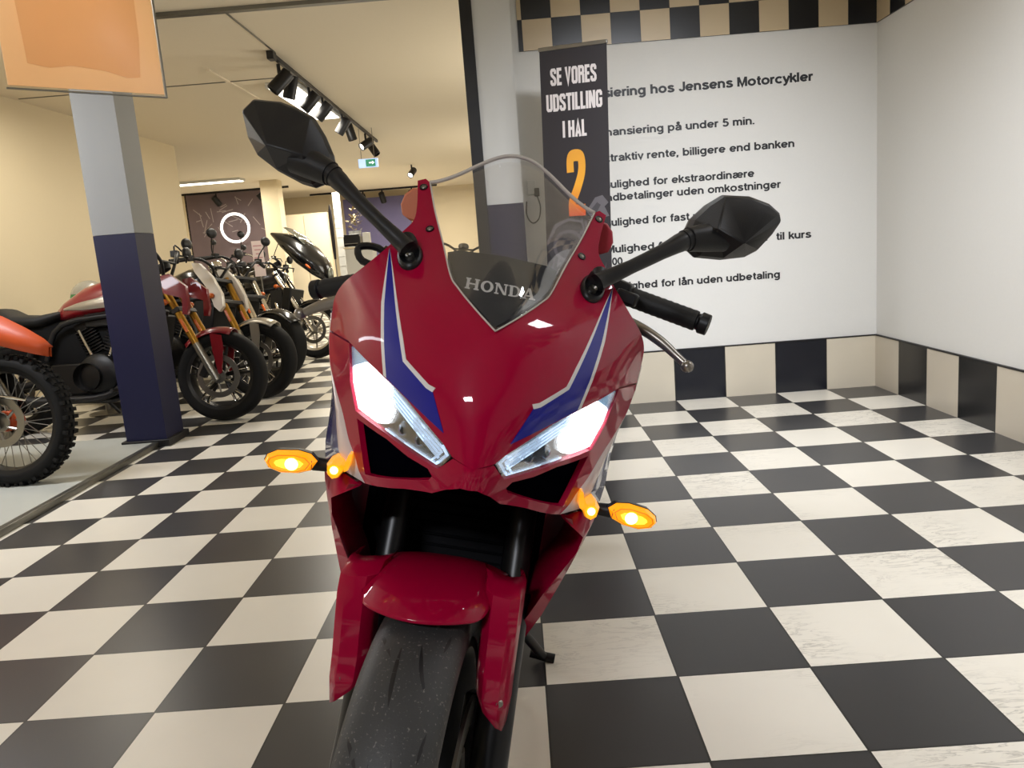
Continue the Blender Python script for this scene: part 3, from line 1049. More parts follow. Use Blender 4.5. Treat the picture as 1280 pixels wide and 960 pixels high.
moto = thing('motorcycle', 'red and blue fully faired sports motorcycle with lit headlights on the chequered floor', 'motorcycle',
             (-0.27194, -0.61786, 0), (0, 0.25274, 0.037506))

OPEN = [(0, .994), (.029, 1.0145), (.050, 1.0305), (.0625, 1.043), (.081, 1.08), (.100, 1.118), (.116, 1.157)]
OUTER = [(.134, 1.157), (.127, 1.125), (.126, 1.102), (.138, 1.083), (.151, 1.062), (.177, 1.032), (.203, 1.006), (.218, .982), (.222, .955)]


def sm(pts, n=5):
    return [(p.x, p.y) for p in catmull([(a, c, 0) for a, c in pts], n)]


OPEN_S = sm(OPEN[:4], 4)[:-1] + sm(OPEN[3:], 4)
OUTER_S = sm(OUTER, 4)
HLU = [(.180, .931), (.1055, .905), (.086, .896), (.034, .862)]           # upper edge of the headlight
HLD = [(.026, .851), (.038, .832), (.071, .835), (.1075, .843), (.157, .848), (.172, .882), (.180, .931)]
HL = HLU + HLD[:-1]
STRIP = [(.222, .92), (.214, .889), (.198, .862), (.178, .833), (.163, .805), (.149, .788), (.140, .772), (.128, .761)]
CHIN = [(.128, .761), (.0735, .7865), (.040, .798), (.025, .812), (.010, .8205), (0, .8205)]
DUCT = [(.153, .8395), (.1295, .774), (.062, .804), (.046, .8125), (.043, .8195), (.049, .826), (.075, .8285), (.105, .8365)]

hood = OPEN_S + [(.1235, 1.1615)] + OUTER_S + [(.222, .932), (.181, .934)] + HLU[1:] + [(.024, .853), (0, .846)]
b = MB()
b.panel(hood, (), 0, .007)
cowl = b.build('upper_cowl', M['red'], moto)
low = [(.182, .931), (.222, .929)] + sm(STRIP, 4) + CHIN[1:] + [(0, .846), (.023, .851)] + HLD[1:-1] + [(.1795, .931)]
b = MB()
b.panel(low, [DUCT], 0.0012, .008)
b.build('lower_cowl', M['red'], moto)

# red ear tabs behind the cowl tips, pink and peach painted in for caught light
for s in (-1, 1):
    b = MB()
    pts = [(.118, 1.150), (.140, 1.147), (.150, 1.137), (.154, 1.122), (.150, 1.108), (.138, 1.102), (.12, 1.10)]
    b.prism([(s * x, z) for x, z in pts], lambda a, c, d: Vector((a, .315 + d, c)), .012)
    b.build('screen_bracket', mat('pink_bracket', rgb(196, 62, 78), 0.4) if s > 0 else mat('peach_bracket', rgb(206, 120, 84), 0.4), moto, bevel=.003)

# screws holding the screen
for s in (-1, 1):
    for x, z in ((.1235, 1.149), (.102, 1.094)):
        p = P3(s * x, z, -.0005)
        e = 1e-3
        nrm = Vector((s * (fy(x + e, z) - fy(x - e, z)) / (2 * e), -1, (fy(x, z + e) - fy(x, z - e)) / (2 * e))).normalized()
        b = MB()
        b.lathe([(.0001, .0018), (.0022, .0018), (.0034, .001), (.0036, -.002)], p, nrm, 14)
        sc = b.build('screen_screw', M['steel'], cowl)
        b = MB()
        b.lathe([(.0034, .0008), (.0056, .0012), (.0060, -.002)], p, nrm, 14)
        b.build('screw_washer', M['blackplast'], cowl)

# blue and white stripes
BLUE = [(.148, 1.060), (.1375, .995), (.1275, .95), (.1175, .911), (.0875, .898), (.038, .8755), (.058, .9165), (.066, .9185), (.0985, .938), (.108, .962), (.123, 1.0)]
WIN = [(.1475, 1.060), (.120, 1.0), (.104, .963), (.0955, .941), (.0640, .9225), (.0555, .921), (.058, .9155), (.066, .9175), (.0990, .9375), (.1085, .962), (.1235, 1.0)]
WOUT = [(.1485, 1.061), (.1415, .995), (.1315, .95), (.1215, .9125), (.1170, .911), (.127, .95), (.137, .995)]
b = MB()
for s in (-1, 1):
    b = MB()
    b.panel(BLUE, (), -.0007, .0008, grid=.015, sides=(s,))
    bs_ = b.build('blue_stripe', M['blue'], moto)
    b = MB()
    b.panel(WIN, (), -.0009, .001, grid=.015, sides=(s,))
    b.panel(WOUT, (), -.0009, .001, grid=.015, sides=(s,))
    b.build('white_edge', M['white'], bs_)

# headlights
hl_in = mat('headlight_bowl', rgb(26, 33, 44), 0.25, 0.5)
led = mat('led_reflector', (1, 1, 1, 1), 0.3, emit=(0.93, 0.98, 1, 1), estr=7.0)
led2 = mat('led_strip', rgb(190, 215, 240), 0.2, emit=(0.62, 0.80, 1, 1), estr=1.0)
led3 = mat('led_edge', rgb(150, 195, 225), 0.2, emit=(0.45, 0.70, 0.95, 1), estr=0.55)
lensm = clear_mat('headlight_lens', (0.97, 0.98, 1, 1), 0.06, 0.01)
for s in (-1, 1):
    b = MB()
    b.panel(HL, (), .020, .006, sides=(s,))
    hl = b.build('headlight', hl_in, moto)
    b = MB()
    b.panel(HL, (), .003, .002, sides=(s,))
    b.build('lens', lensm, hl)
    b = MB()
    b.panel([(.176, .921), (.170, .884), (.156, .851), (.122, .8475), (.110, .852), (.105, .868), (.110, .888), (.114, .901), (.14, .912)], (), .010, .004, sides=(s,))
    b.build('led_reflector', led, hl)
    b = MB()
    b.panel([(.179, .929), (.1775, .914), (.173, .898), (.168, .905), (.150, .917)], (), .0085, .003, sides=(s,))
    b.build('led_tip', led3, hl)
    # light strips along the upper edge and round the inner end
    b = MB()
    for k in range(4):
        d0 = .003 + .0045 * k
        b.panel([(.036 + .001 * k, .8605 - d0), (.110, .9055 - d0), (.110, .9035 - d0), (.037 + .001 * k, .8585 - d0)], (), .006, .002, sides=(s,), grid=.02)
    b.panel([(.029, .851), (.040, .8345), (.0425, .8355), (.032, .852)], (), .006, .002, sides=(s,), grid=.02)
    b.panel([(.029, .851), (.037, .8605), (.039, .859), (.032, .851)], (), .006, .002, sides=(s,), grid=.02)
    b.panel([(.036, .8515), (.046, .8370), (.0475, .838), (.038, .8525)], (), .006, .002, sides=(s,), grid=.02)
    b.panel([(.040, .8345), (.11, .8455), (.11, .8475), (.042, .8365)], (), .006, .002, sides=(s,), grid=.02)
    b.build('light_strip', led2, hl)
    b = MB()
    for cx in (.062, .084):
        p = P3(s * cx, .8525 + (cx - .06) * .15, .014)
        b.lathe([(.0001, .006), (.004, .006), (.008, .002), (.0105, -.004)], p, (s * .3, -1, 0), 18)
    for k in range(3):
        x = .066 + .013 * k
        b.panel([(x, .845 + .0022 * k), (x + .0012, .845 + .0022 * k), (x + .003, .868 + .004 * k), (x + .0018, .868 + .004 * k)], (), .010, .002, sides=(s,), grid=.03)
    b.build('projector', mat('projector_glass', rgb(96, 112, 128), 0.1, 0.9), hl)
    # dark intake below the headlight
    b = MB()
    b.panel([(.156, .845), (.133, .769), (.062, .800), (.042, .811), (.040, .8205), (.047, .830), (.075, .833), (.105, .841)], (), .020, .004, sides=(s,))
    b.build('air_duct', mat('duct_black', rgb(3, 3, 8), 0.9, spec=0.0), moto)

# windscreen
LIFT = lambda q: float(np.interp(q, [0, .08, .16, .24, .32, .42, .52, .62, .72, .80, .86, .93, 1], [1, .99, .955, .895, .81, .69, .555, .41, .275, .18, .115, .045, 0]))
rows = []
NE = 40
oe = [(p.x, p.y) for p in catmull([(a, c, 0) for a, c in OPEN], 6)]
for i in range(len(oe)):
    xe, ze = oe[i]
    t = (ze - .994) / (1.157 - .994)
    ye = fy(xe, ze) - .0022
    lift = .060 * max(t, 0) ** 2.1
    zc = ze + lift
    dz = zc - .994
    yc = .050 + .9 * dz + 1.6 * dz * dz
    row = []
    for k in range(NE + 1):
        q = -1 + 2 * k / NE
        row.append(Vector((xe * q, yc + (ye - yc) * q * q, ze + lift * LIFT(abs(q)))))
    rows.append(row)
rows[0] = [p + Vector((1e-5 * k, 0, 0)) for k, p in enumerate(rows[0])]
b = MB()
b.loft(rows, closed=False, caps=False)
scr = b.build('windscreen', clear_mat('acrylic', (0.975, 0.975, 0.98, 1), 0.015, 0.02, 0.22), moto, angle=80)
md = scr.modifiers.new('thickness', 'SOLIDIFY')
md.thickness = .003
edge_m = mat('acrylic_edge', rgb(196, 188, 182), 0.25, 0.0, 0.5)  # pale grey paints in the highlight along the clear edges
b = MB()
b.tube(rows[-1], .0026, 8)
b.build('screen_top_edge', edge_m, scr)
b = MB()
b.tube([r[0] + Vector((0, -.001, 0)) for r in rows[::-1]] + [r[-1] + Vector((0, -.001, 0)) for r in rows[1:]], .0011, 6)
b.build('screen_side_edge', edge_m, scr)

# grey inner panel with the maker's lettering
DASH = lambda x, z: .078 + (np.asarray(z) - .994) * 1.72 + 1.5 * np.asarray(x) ** 2
dash_out = [(0, .996)] + [(x - .002, z) for x, z in OPEN_S if .996 < z < 1.066] + [(.0735, 1.0685), (.06, 1.0735), (0, 1.0765)]
b = MB()
b.panel(dash_out, (), 0, .05, Df=DASH)
dash = b.build('dash_panel', M['grey_dash'], moto)

def letter_polys():
    t, sH = .26, .12      # stem width and slab height, unit cap height
    out = []

    def rect(x0, z0, x1, z1):
        out.append([(x0, z0), (x1, z0), (x1, z1), (x0, z1)])
    x = 0.0
    # H
    for xx in (0.08, 0.86):
        rect(x + xx, 0, x + xx + t, 1)
        for z in (0, 1 - sH):
            rect(x + xx - .10, z, x + xx + t + .10, z + sH)
    rect(x + .3, .43, x + .9, .57)
    x += 1.34
    # O

    def ring(cx, cz, a, c, ai, ci, a0=0, a1=2 * PI):
        n = 24
        for k in range(n):
            u0, u1 = a0 + (a1 - a0) * k / n, a0 + (a1 - a0) * (k + 1) / n
            out.append([(cx + a * math.cos(u0), cz + c * math.sin(u0)), (cx + a * math.cos(u1), cz + c * math.sin(u1)),
                        (cx + ai * math.cos(u1), cz + ci * math.sin(u1)), (cx + ai * math.cos(u0), cz + ci * math.sin(u0))])
    ring(x + .56, .5, .56, .52, .29, .37)
    x += 1.24
    # N
    rect(x + .1, 0, x + .24, 1)
    rect(x + .90, 0, x + 1.04, 1)
    out.append([(x + .06, 1), (x + .36, 1), (x + 1.04, 0), (x + .80, 0)])
    rect(x, 0, x + .38, sH)
    rect(x - .02, 1 - sH, x + .3, 1)
    rect(x + .78, 1 - sH, x + 1.16, 1)
    x += 1.26
    # D
    rect(x + .08, 0, x + .08 + t, 1)
    rect(x - .02, 0, x + .5, sH)
    rect(x - .02, 1 - sH, x + .5, 1)
    ring(x + .48, .5, .56, .5, .29, .5 - sH, -PI / 2, PI / 2)
    x += 1.16
    # A
    out.append([(x + .12, 0), (x + .27, 0), (x + .62, .86), (x + .54, 1)])
    out.append([(x + .80, 0), (x + 1.10, 0), (x + .76, 1), (x + .50, 1)])
    rect(x + .3, .24, x + .9, .36)
    rect(x - .04, 0, x + .40, sH)
    rect(x + .66, 0, x + 1.22, sH)
    return out, x + 1.22


polys, tw = letter_polys()
b = MB()
Wd, Hh = .088, .0125
for pg in polys:
    pts = []
    for a, c in pg:
        X = -Wd / 2 + a / tw * Wd + .001
        Z = 1.0305 + c * Hh
        pts.append(Vector((X, float(DASH(X, Z)) - .0012, Z)))
    b.add(pts, [tuple(range(len(pts)))])
b.build('lettering', mat('silver_letters', rgb(196, 196, 194), 0.4), dash)

# side fairings
UP = [((.222, .955), (.2225, .957)), ((.222, .92), (.2195, .919)), ((.214, .889), (.2125, .887)), ((.198, .862), (.2075, .852)),
      ((.178, .833), (.2055, .822)), ((.163, .805), (.2055, .795)), ((.149, .788), (.206, .770)), ((.128, .761), (.203, .745))]
white_b = mat('white_fairing', rgb(214, 196, 192), 0.3, 0, 1.0)
blue_f = mat('blue_fairing', rgb(30, 38, 120), 0.3, 0, 1.0)
for s in (-1, 1):
    b = MB()
    cols = [[], [], [], [], []]
    for i, ((xf_, zf_), (xs_, zs_)) in enumerate(UP):
        k = i / (len(UP) - 1)
        p0 = Vector((s * (xf_ - .001), fy(xf_, zf_) + .004, zf_))
        p2 = Vector((s * xs_, .295, zs_))
        p1 = p0.lerp(p2, .5) + Vector((s * .001, -.002, 0))
        p3 = Vector((s * (xs_ * .99), .50, zs_ + .03 * (1 - k) - .02 * k))
        p4 = Vector((s * (.205 - .03 * (1 - k)), .86, .93 - .37 * k))
        for c, p in zip(cols, (p0, p1, p2, p3, p4)):
            c.append(p)
    n = len(UP)
    vs = [p for c in cols for p in c]
    for ci in range(4):
        fs = [(ci * n + j, ci * n + j + 1, (ci + 1) * n + j + 1, (ci + 1) * n + j) for j in range(n - 1)]
        mi = 0 if ci == 0 else (1 if ci < 3 else 2)
        b.add(vs, fs, mi)
    fo = b.build('side_fairing', [white_b, blue_f, M['red']], moto, angle=60, merge=True)
    md = fo.modifiers.new('thickness', 'SOLIDIFY')
    md.thickness = .004
    md.offset = 0
    # lower cheek
    CH = [((.138, .748, .185), (.203, .744)), ((.179, .708, .235), (.198, .716)), ((.176, .682, .24), (.190, .685)), ((.161, .645, .25), (.179, .648)), ((.144, .605, .26), (.165, .605)),
          ((.128, .56, .27), (.149, .558)), ((.117, .53, .28), (.134, .526)), ((.100, .45, .33), (.117, .44)), ((.085, .36, .42), (.10, .35))]
    b = MB()
    rows_ = []
    for i, ((xi, zi, yi), (xo, zo)) in enumerate(CH):
        k = i / (len(CH) - 1)
        yo = .285 + (max(0, yi - .28)) * 1.1
        rows_.append([Vector((s * (xi - .012), yi + .09, zi)), Vector((s * xi, yi, zi)), Vector((s * xo, yo, zo)),
                      Vector((s * (xo + .004 * (1 - k)), .50, zo - .03 - .03 * k)), Vector((s * (.175 - .05 * k), .86, .56 - .36 * k)), Vector((s * (.13 - .04 * k), 1.02, .50 - .30 * k))])
    b.loft(rows_, closed=False, caps=False)
    ck = b.build('lower_fairing', M['red'], moto, angle=25)
    md = ck.modifiers.new('thickness', 'SOLIDIFY')
    md.thickness = .003
    md.offset = 0

# mirrors
MO = {1: [(.245, 1.150), (.25, 1.171), (.268, 1.195), (.288, 1.2125), (.326, 1.2175), (.356, 1.2125), (.373, 1.203), (.378, 1.192), (.369, 1.171), (.353, 1.1455), (.338, 1.134), (.304, 1.124), (.268, 1.121), (.252, 1.131)],
      -1: [(.245, 1.150), (.251, 1.169), (.266, 1.193), (.284, 1.214), (.303, 1.2205), (.33, 1.2255), (.366, 1.2225), (.3795, 1.205), (.3675, 1.172), (.352, 1.151), (.322, 1.135), (.287, 1.1235), (.269, 1.1215), (.257, 1.129)]}
APX = {1: ((.316, 1.150), (.279, 1.163), (.293, 1.208)), -1: ((.327, 1.162), (.281, 1.158), (.291, 1.210))}
for s in (-1, 1):
    o = MO[s]
    n = len(o)
    cx = sum(p[0] for p in o) / n
    cz = sum(p[1] for p in o) / n
    yr = .292
    rim0 = [Vector((s * (cx + (x - cx) * .985), yr + .014, cz + (z - cz) * .985)) for x, z in o]
    rim1 = [Vector((s * x, yr, z)) for x, z in o]
    rim2 = [Vector((s * (cx + (x - cx) * .93), yr - .014, cz + (z - cz) * .93)) for x, z in o]
    (ax, az), (bx_, bz), (tx, tz) = APX[s]
    A, B, T_ = Vector((s * ax, .236, az)), Vector((s * bx_, .240, bz)), Vector((s * tx, .262, tz - .004))
    b = MB()
    vs = rim0 + rim1 + rim2 + [A, B, T_]
    fs = [tuple(range(n))]
    for r in range(2):
        fs += [(r * n + i, r * n + (i + 1) % n, (r + 1) * n + (i + 1) % n, (r + 1) * n + i) for i in range(n)]
    iA, iB, iT = 3 * n, 3 * n + 1, 3 * n + 2
    own = []
    for x, z in o:
        ang = math.atan2(z - az, x - ax)
        if z > 1.175 and x < tx - .002:
            own.append('L')
        elif z > az - .004 and x >= tx - .002:
            own.append('A')
        elif x < bx_ + .01 and z < 1.175:
            own.append('B')
        else:
            own.append('A')
    hub = {'A': iA, 'B': iB, 'L': iB}
    for i in range(n):
        k = (i + 1) % n
        h1, h2 = hub[own[i]], hub[own[k]]
        fs.append((2 * n + i, 2 * n + k, h2))
        if h1 != h2:
            fs.append((2 * n + i, h2, h1))
    b.add(vs[:3 * n + 2], fs)
    mh = b.build('mirror', M['mirrorblack'], moto, angle=14, bevel=.0025)
    b = MB()
    b.add([p + Vector((0, .0006, 0)) for p in [Vector((s * (cx + (x - cx) * .9), yr + .0145, cz + (z - cz) * .9)) for x, z in o]], [tuple(range(n))])
    b.build('mirror_glass', M['chrome'], mh)
    b = MB()
    b.tube([(s * .298, .268, 1.152), (s * .268, .262, 1.149), (s * .243, .250, 1.142)], [.017, .0195, .0165], 16)
    b.tube([(s * .244, .250, 1.1425), (s * .237, .2465, 1.139)], [.0145, .0145], 16)
    b.build('mirror_knuckle', M['mirrorblack'], mh)
    b = MB()
    b.tube([(s * .239, .248, 1.140), (s * .229, .240, 1.134), (s * .205, .224, 1.118), (s * .165, .202, 1.092), (s * .132, .188, 1.071), (s * .122, .183, 1.064)],
           [.0135, .0128, .0100, .0092, .0110, .0125], 14, smooth=3)
    b.build('mirror_stalk', M['mirrorblack'], mh)
    # base boot
    p = P3(s * .1185, 1.0545, -.001)
    e = 1e-3
    nr = Vector((s * (fy(.1185 + e, 1.0545) - fy(.1185 - e, 1.0545)) / (2 * e), -1, (fy(.1185, 1.0555) - fy(.1185, 1.0535)) / (2 * e))).normalized()
    upv = Vector((s * .35, 0, 1))
    upv = (upv - nr * upv.dot(nr)).normalized()
    sd = nr.cross(upv)
    b = MB()
    rg = []
    for f, d in ((1.0, -.002), (1.0, .003), (.93, .006), (.80, .0075), (.74, .005), (.5, .004)):
        rg.append([p + nr * d + upv * (math.sin(2 * PI * k / 28) * .0275 * f) + sd * (math.cos(2 * PI * k / 28) * .0165 * f) for k in range(28)])
    b.loft(rg)
    bo = b.build('mirror_base', M['blackplast'], mh, angle=60)
    b = MB()
    b.tube([p + upv * .010 + nr * .001, p + upv * .012 + nr * .016, p + upv * .018 + nr * .014], [.0125, .0125, .011], 14)
    b.build('mirror_pivot', M['blackplast'], mh)
    b = MB()
    b.lathe([(.0001, .006), (.003, .006), (.0055, .0085), (.0062, .003)], p - upv * .006, nr, 12)
    b.build('mirror_bolt', M['steel'], mh)

# steering geometry: everything on the fork turns about the steering head
YA, RAKE, STEER, DX = .18, math.radians(25.5), math.radians(-10), .009
_A = Vector((0, YA - .101, 0))
_R = Matrix.Rotation(STEER, 3, Vector((0, math.sin(RAKE), math.cos(RAKE))))


def steer(p):
    p = Vector(p) + Vector((DX, 0, 0))
    return _A + _R @ (p - _A)


def wheel_profile(w, r, rim):
    return [(rim, -w * .36), (rim + .012, -w * .42), (r - .055, -w * .485), (r - .034, -w * .5), (r - .02, -w * .46), (r - .0085, -w * .34), (r - .002, -w * .17), (r, 0),
            (r - .002, w * .17), (r - .0085, w * .34), (r - .02, w * .46), (r - .034, w * .5), (r - .055, w * .485), (rim + .012, w * .42), (rim, w * .36)]


def prof_r(u, w, r):
    t = abs(u) / w
    return float(np.interp(t, [0, .17, .34, .46, .5], [r, r - .002, r - .0085, r - .02, r - .034]))


def make_wheel(prefix, cy, w, r, rim, xf, grooves=True):
    c = Vector((0, cy, r))
    pr = wheel_profile(w, r, rim)
    prs = [(q.x, q.y) for q in catmull([(a, d, 0) for a, d in pr], 3)]
    b = MB()
    b.lathe(prs, c, (1, 0, 0), 96, ref=(0, -1, 0))
    if grooves:
        def groove(pts, wd):
            pts = [Vector((a, d, 0)) for a, d in pts]
            P = catmull(pts, 4)
            vs = []
            for i, q in enumerate(P):
                d = (P[min(i + 1, len(P) - 1)] - P[max(i - 1, 0)])
                d = Vector((d.x, d.y * r, 0)).normalized()
                nn = Vector((-d.y, d.x, 0))
                wv = wd * min(1.0, .15 + 3.2 * min(i, len(P) - 1 - i) / len(P))
                for sg in (-1, 1):
                    u = q.x + nn.x * wv * sg
                    th = q.y + nn.y * wv * sg / r
                    R_ = prof_r(u, w, r) + .0005
                    vs.append(c + Vector((u, -R_ * math.cos(th), R_ * math.sin(th))))
            m_ = len(P)
            b.add(vs, [(2 * i, 2 * i + 1, 2 * i + 3, 2 * i + 2) for i in range(m_ - 1)], 1)
        step = 2 * PI / 13
        for k in range(13):
            t0 = k * step
            groove([(-.006, t0), (-.010, t0 + .12), (-.012, t0 + .27)], .0028)
            groove([(.012, t0 + .30), (.020, t0 + .18), (.034, t0 + .06)], .0024)
            groove([(-.022, t0 + .22), (-.035, t0 + .30), (-.046, t0 + .36)], .0024)
            groove([(.044, t0 + .42), (.040, t0 + .30)], .0020)
    tyre_m = M['tyre']
    ty = b.build(prefix + '_tyre', [tyre_m, M['black']], moto, angle=60, xf=xf)
    b = MB()
    b.lathe([(rim + .006, -w * .40), (rim + .010, -w * .43), (rim - .004, -w * .42), (rim - .014, -w * .30), (rim - .02, -w * .1), (rim - .02, w * .1), (rim - .014, w * .30), (rim - .004, w * .42), (rim + .010, w * .43), (rim + .006, w * .40)], c, (1, 0, 0), 64)
    b.lathe([(.0001, -.05), (.028, -.05), (.034, -.03), (.034, .03), (.028, .05), (.0001, .05)], c, (1, 0, 0), 24)
    for k in range(5):
        a = 2 * PI * k / 5 + .3
        for da in (-.16, .16):
            p0 = c + Vector((0, -.03 * math.cos(a), .03 * math.sin(a)))
            p1 = c + Vector((0, -(rim - .012) * math.cos(a + da), (rim - .012) * math.sin(a + da)))
            b.tube([p0, p1], [.013, .008], 8)
    rm = b.build(prefix + '_rim', M['rim_black'], moto, xf=xf)
    return ty


tm = bpy.data.materials.new('tyre_tread')
tm.use_nodes = True
nt = tm.node_tree
pb = nt.nodes['Principled BSDF']
pb.inputs['Roughness'].default_value = 0.55
tcn = nt.nodes.new('ShaderNodeTexCoord')
n1 = nt.nodes.new('ShaderNodeTexNoise')
n1.inputs['Scale'].default_value = 260
n1.inputs['Detail'].default_value = 2
n2 = nt.nodes.new('ShaderNodeTexNoise')
n2.inputs['Scale'].default_value = 9
rp = nt.nodes.new('ShaderNodeValToRGB')
rp.color_ramp.elements[0].position, rp.color_ramp.elements[0].color = .62, rgb(50, 50, 50)
rp.color_ramp.elements[1].position, rp.color_ramp.elements[1].color = .78, rgb(112, 109, 104)
rp2 = nt.nodes.new('ShaderNodeValToRGB')
rp2.color_ramp.elements[0].position, rp2.color_ramp.elements[0].color = .35, rgb(36, 36, 37)
rp2.color_ramp.elements[1].position, rp2.color_ramp.elements[1].color = .70, rgb(54, 53, 52)
mx = nt.nodes.new('ShaderNodeMix')
mx.data_type = 'RGBA'
mx.blend_type = 'LIGHTEN'
mx.inputs[0].default_value = 1
for n_ in (n1, n2):
    nt.links.new(tcn.outputs['Object'], n_.inputs['Vector'])
nt.links.new(n1.outputs['Fac'], rp.inputs[0])
nt.links.new(n2.outputs['Fac'], rp2.inputs[0])
nt.links.new(rp.outputs[0], mx.inputs[6])
nt.links.new(rp2.outputs[0], mx.inputs[7])
nt.links.new(mx.outputs[2], pb.inputs['Base Color'])
bp = nt.nodes.new('ShaderNodeBump')
bp.inputs['Strength'].default_value = .35
bp.inputs['Distance'].default_value = .001
nt.links.new(n1.outputs['Fac'], bp.inputs['Height'])
nt.links.new(bp.outputs[0], pb.inputs['Normal'])
M['tyre'] = tm

make_wheel('front', YA, .12, .30, .222, steer)
for s in (-1, 1):
    b = MB()
    c = Vector((s * .066, YA, .30))
    b.lathe([(.112, -.0025), (.152, -.0025), (.152, .0025), (.112, .0025)], c, (1, 0, 0), 48, closed_prof=True)
    for k in range(8):
        a = 2 * PI * k / 8
        b.tube([c + Vector((0, .05 * math.cos(a), .05 * math.sin(a))), c + Vector((0, .114 * math.cos(a + .25), .114 * math.sin(a + .25)))], .006, 6)
    b.build('brake_disc', M['steel'], moto, xf=steer)

# front fender
FS = [(76, [(0, .3185), (.03, .317), (.056, .312), (.077, .304)]), (79, [(0, .327), (.033, .326), (.062, .320), (.084, .311)]), (84, [(0, .336), (.037, .335), (.067, .329), (.089, .319)]),
      (92, [(0, .345), (.04, .344), (.072, .338), (.092, .328)]), (104, [(0, .352), (.04, .351), (.072, .345), (.092, .335)]),
      (125, [(0, .354), (.04, .352), (.07, .343), (.09, .328)]), (150, [(0, .348), (.04, .345), (.07, .335), (.085, .318)])]
rows_ = []
for th, pr in FS:
    row = []
    for u, r in [(-a, c) for a, c in pr[:0:-1]] + pr:
        lip = 75.5 + 8.0 * (abs(u) / .08) ** 2.2
        t = math.radians(lip + (th - 76) / (150 - 76) * (150 - lip))
        row.append(Vector((u * 1.05 - .004, YA - r * math.cos(t), .30 + r * math.sin(t))))
    rows_.append(row)
b = MB()
b.loft(rows_, closed=False, caps=False)
fen = b.build('front_fender', M['red'], moto, angle=70, xf=steer, subsurf=2)
md = fen.modifiers.new('thickness', 'SOLIDIFY')
md.thickness = .004
for s in (-1, 1):
    LG = [(.642, .634, .066, .118, .215), (.639, .630, .071, .122, .192), (.628, .622, .073, .123, .174), (.600, .598, .074, .123, .165), (.560, .560, .075, .122, .160),
          (.520, .518, .075, .121, .156), (.492, .481, .077, .121, .151), (.486, .441, .081, .118, .150)]
    b = MB()
    rows_ = []
    for zi, zo, xi, xo, y in LG:
        xo += .006 if s < 0 else 0
        f = lambda k: zi + (zo - zi) * k
        rows_.append([Vector((s * xi, y + .03, f(0))), Vector((s * (xi + .004), y + .012, f(.05))), Vector((s * (xi + (xo - xi) * .28), y + .001, f(.3))), Vector((s * (xi + (xo - xi) * .72), y, f(.72))),
                      Vector((s * (xo - .003), y + .010, f(.95))), Vector((s * xo, y + .04, f(1))), Vector((s * (xo - .006), y + .05, f(1)))])
    b.loft(rows_, closed=False, caps=False)
    lg = b.build('fork_guard', M['red'], moto, angle=40, xf=steer)
    md = lg.modifiers.new('thickness', 'SOLIDIFY')
    md.thickness = .003
    b = MB()
    b.lathe([(.0001, .002), (.0045, .002), (.006, .0), (.007, -.006)], (s * .111, .152, .486), (s * .45, -1, 0), 14)
    b.build('guard_bolt', M['steel'], lg, xf=steer)
    # fork legs, brake caliper
    ax = Vector((0, math.sin(RAKE), math.cos(RAKE)))
    p0 = Vector((s * .100, YA + .012, .30))
    b = MB()
    b.tube([p0 - ax * .03, p0 + ax * .02, p0 + ax * .06, p0 + ax * .30], [.024, .030, .0285, .0285], 20)
    b.tube([p0 + Vector((-s * .03, -.012, 0)), p0 + Vector((s * .032, -.012, 0))], [.02, .02], 16)
    b.build('fork_lower', mat('fork_black', rgb(24, 24, 27), .35, .2), moto, xf=steer)
    b = MB()
    b.tube([p0 + ax * .29, p0 + ax * .74], .0215, 20)
    b.build('fork_tube', mat('fork_grey', rgb(22, 22, 22), .35, .2), moto, xf=steer)
    b = MB()
    q = p0 + Vector((-s * .022, .06, .07))
    b.box(q, (.055, .06, .12), (math.radians(-25), 0, 0))
    b.tube([q + Vector((s * .022, -.01, .03)), q + Vector((s * .034, -.01, .03))], .016, 14)
    b.tube([q + Vector((s * .022, .01, -.03)), q + Vector((s * .034, .01, -.03))], .016, 14)
    b.build('brake_caliper', M['blackplast'], moto, xf=steer, bevel=.006)
b = MB()
b.tube([(-.13, YA, .30), (.13, YA, .30)], .011, 14)
b.build('front_axle', M['steel'], moto, xf=steer)
ax = Vector((0, math.sin(RAKE), math.cos(RAKE)))
b = MB()
for h in (.48, .70):
    b.box(Vector((0, YA + .0, .30)) + ax * h + Vector((0, .01, 0)), (.26, .07, .035), (-RAKE, 0, 0))
b.build('triple_clamp', M['blackplast'], moto, xf=steer, bevel=.008)

# handlebars, grips, levers (in the turned position)
b = MB()
b.tube([(.09, .50, 1.045), (.16, .475, 1.05), (.215, .45, 1.046)], .011, 12)
b.tube([(-.09, .50, 1.025), (-.15, .50, 1.02), (-.21, .515, 1.0)], .011, 12)
hb = b.build('handlebar', M['blackplast'], moto)
for s, p0, p1 in ((1, (.205, .455, 1.049), (.322, .405, 1.0285)), (-1, (-.17, .50, 1.008), (-.288, .545, .966))):
    p0, p1 = Vector(p0), Vector(p1)
    d = (p1 - p0)
    b = MB()
    pts, rs = [], []
    for k in range(25):
        pts.append(p0 + d * (k / 24))
        rs.append(.0158 + (.0007 if k % 2 else 0) + (.003 if k < 2 else 0))
    b.tube(pts, rs, 16)
    gp = b.build('grip', M['rubber'], moto, angle=60)
    b = MB()
    b.tube([p1, p1 + d.normalized() * .004, p1 + d.normalized() * .006, p1 + d.normalized() * .020], [.013, .0135, .0172, .0168], 16)
    b.build('bar_end', M['blackplast'], gp, bevel=.001)
lv = mat('lever_alloy', rgb(150, 144, 136), .32, .85)
b = MB()
b.tube([(.165, .40, 1.012), (.20, .385, 1.012), (.232, .372, 1.0035), (.262, .358, .990), (.285, .346, .975), (.298, .338, .9665)], [.007, .0085, .0085, .008, .0065, .006], 10, smooth=4)
b.ellipsoid((.303, .335, .9625), (.0105, .0095, .0095), 12)
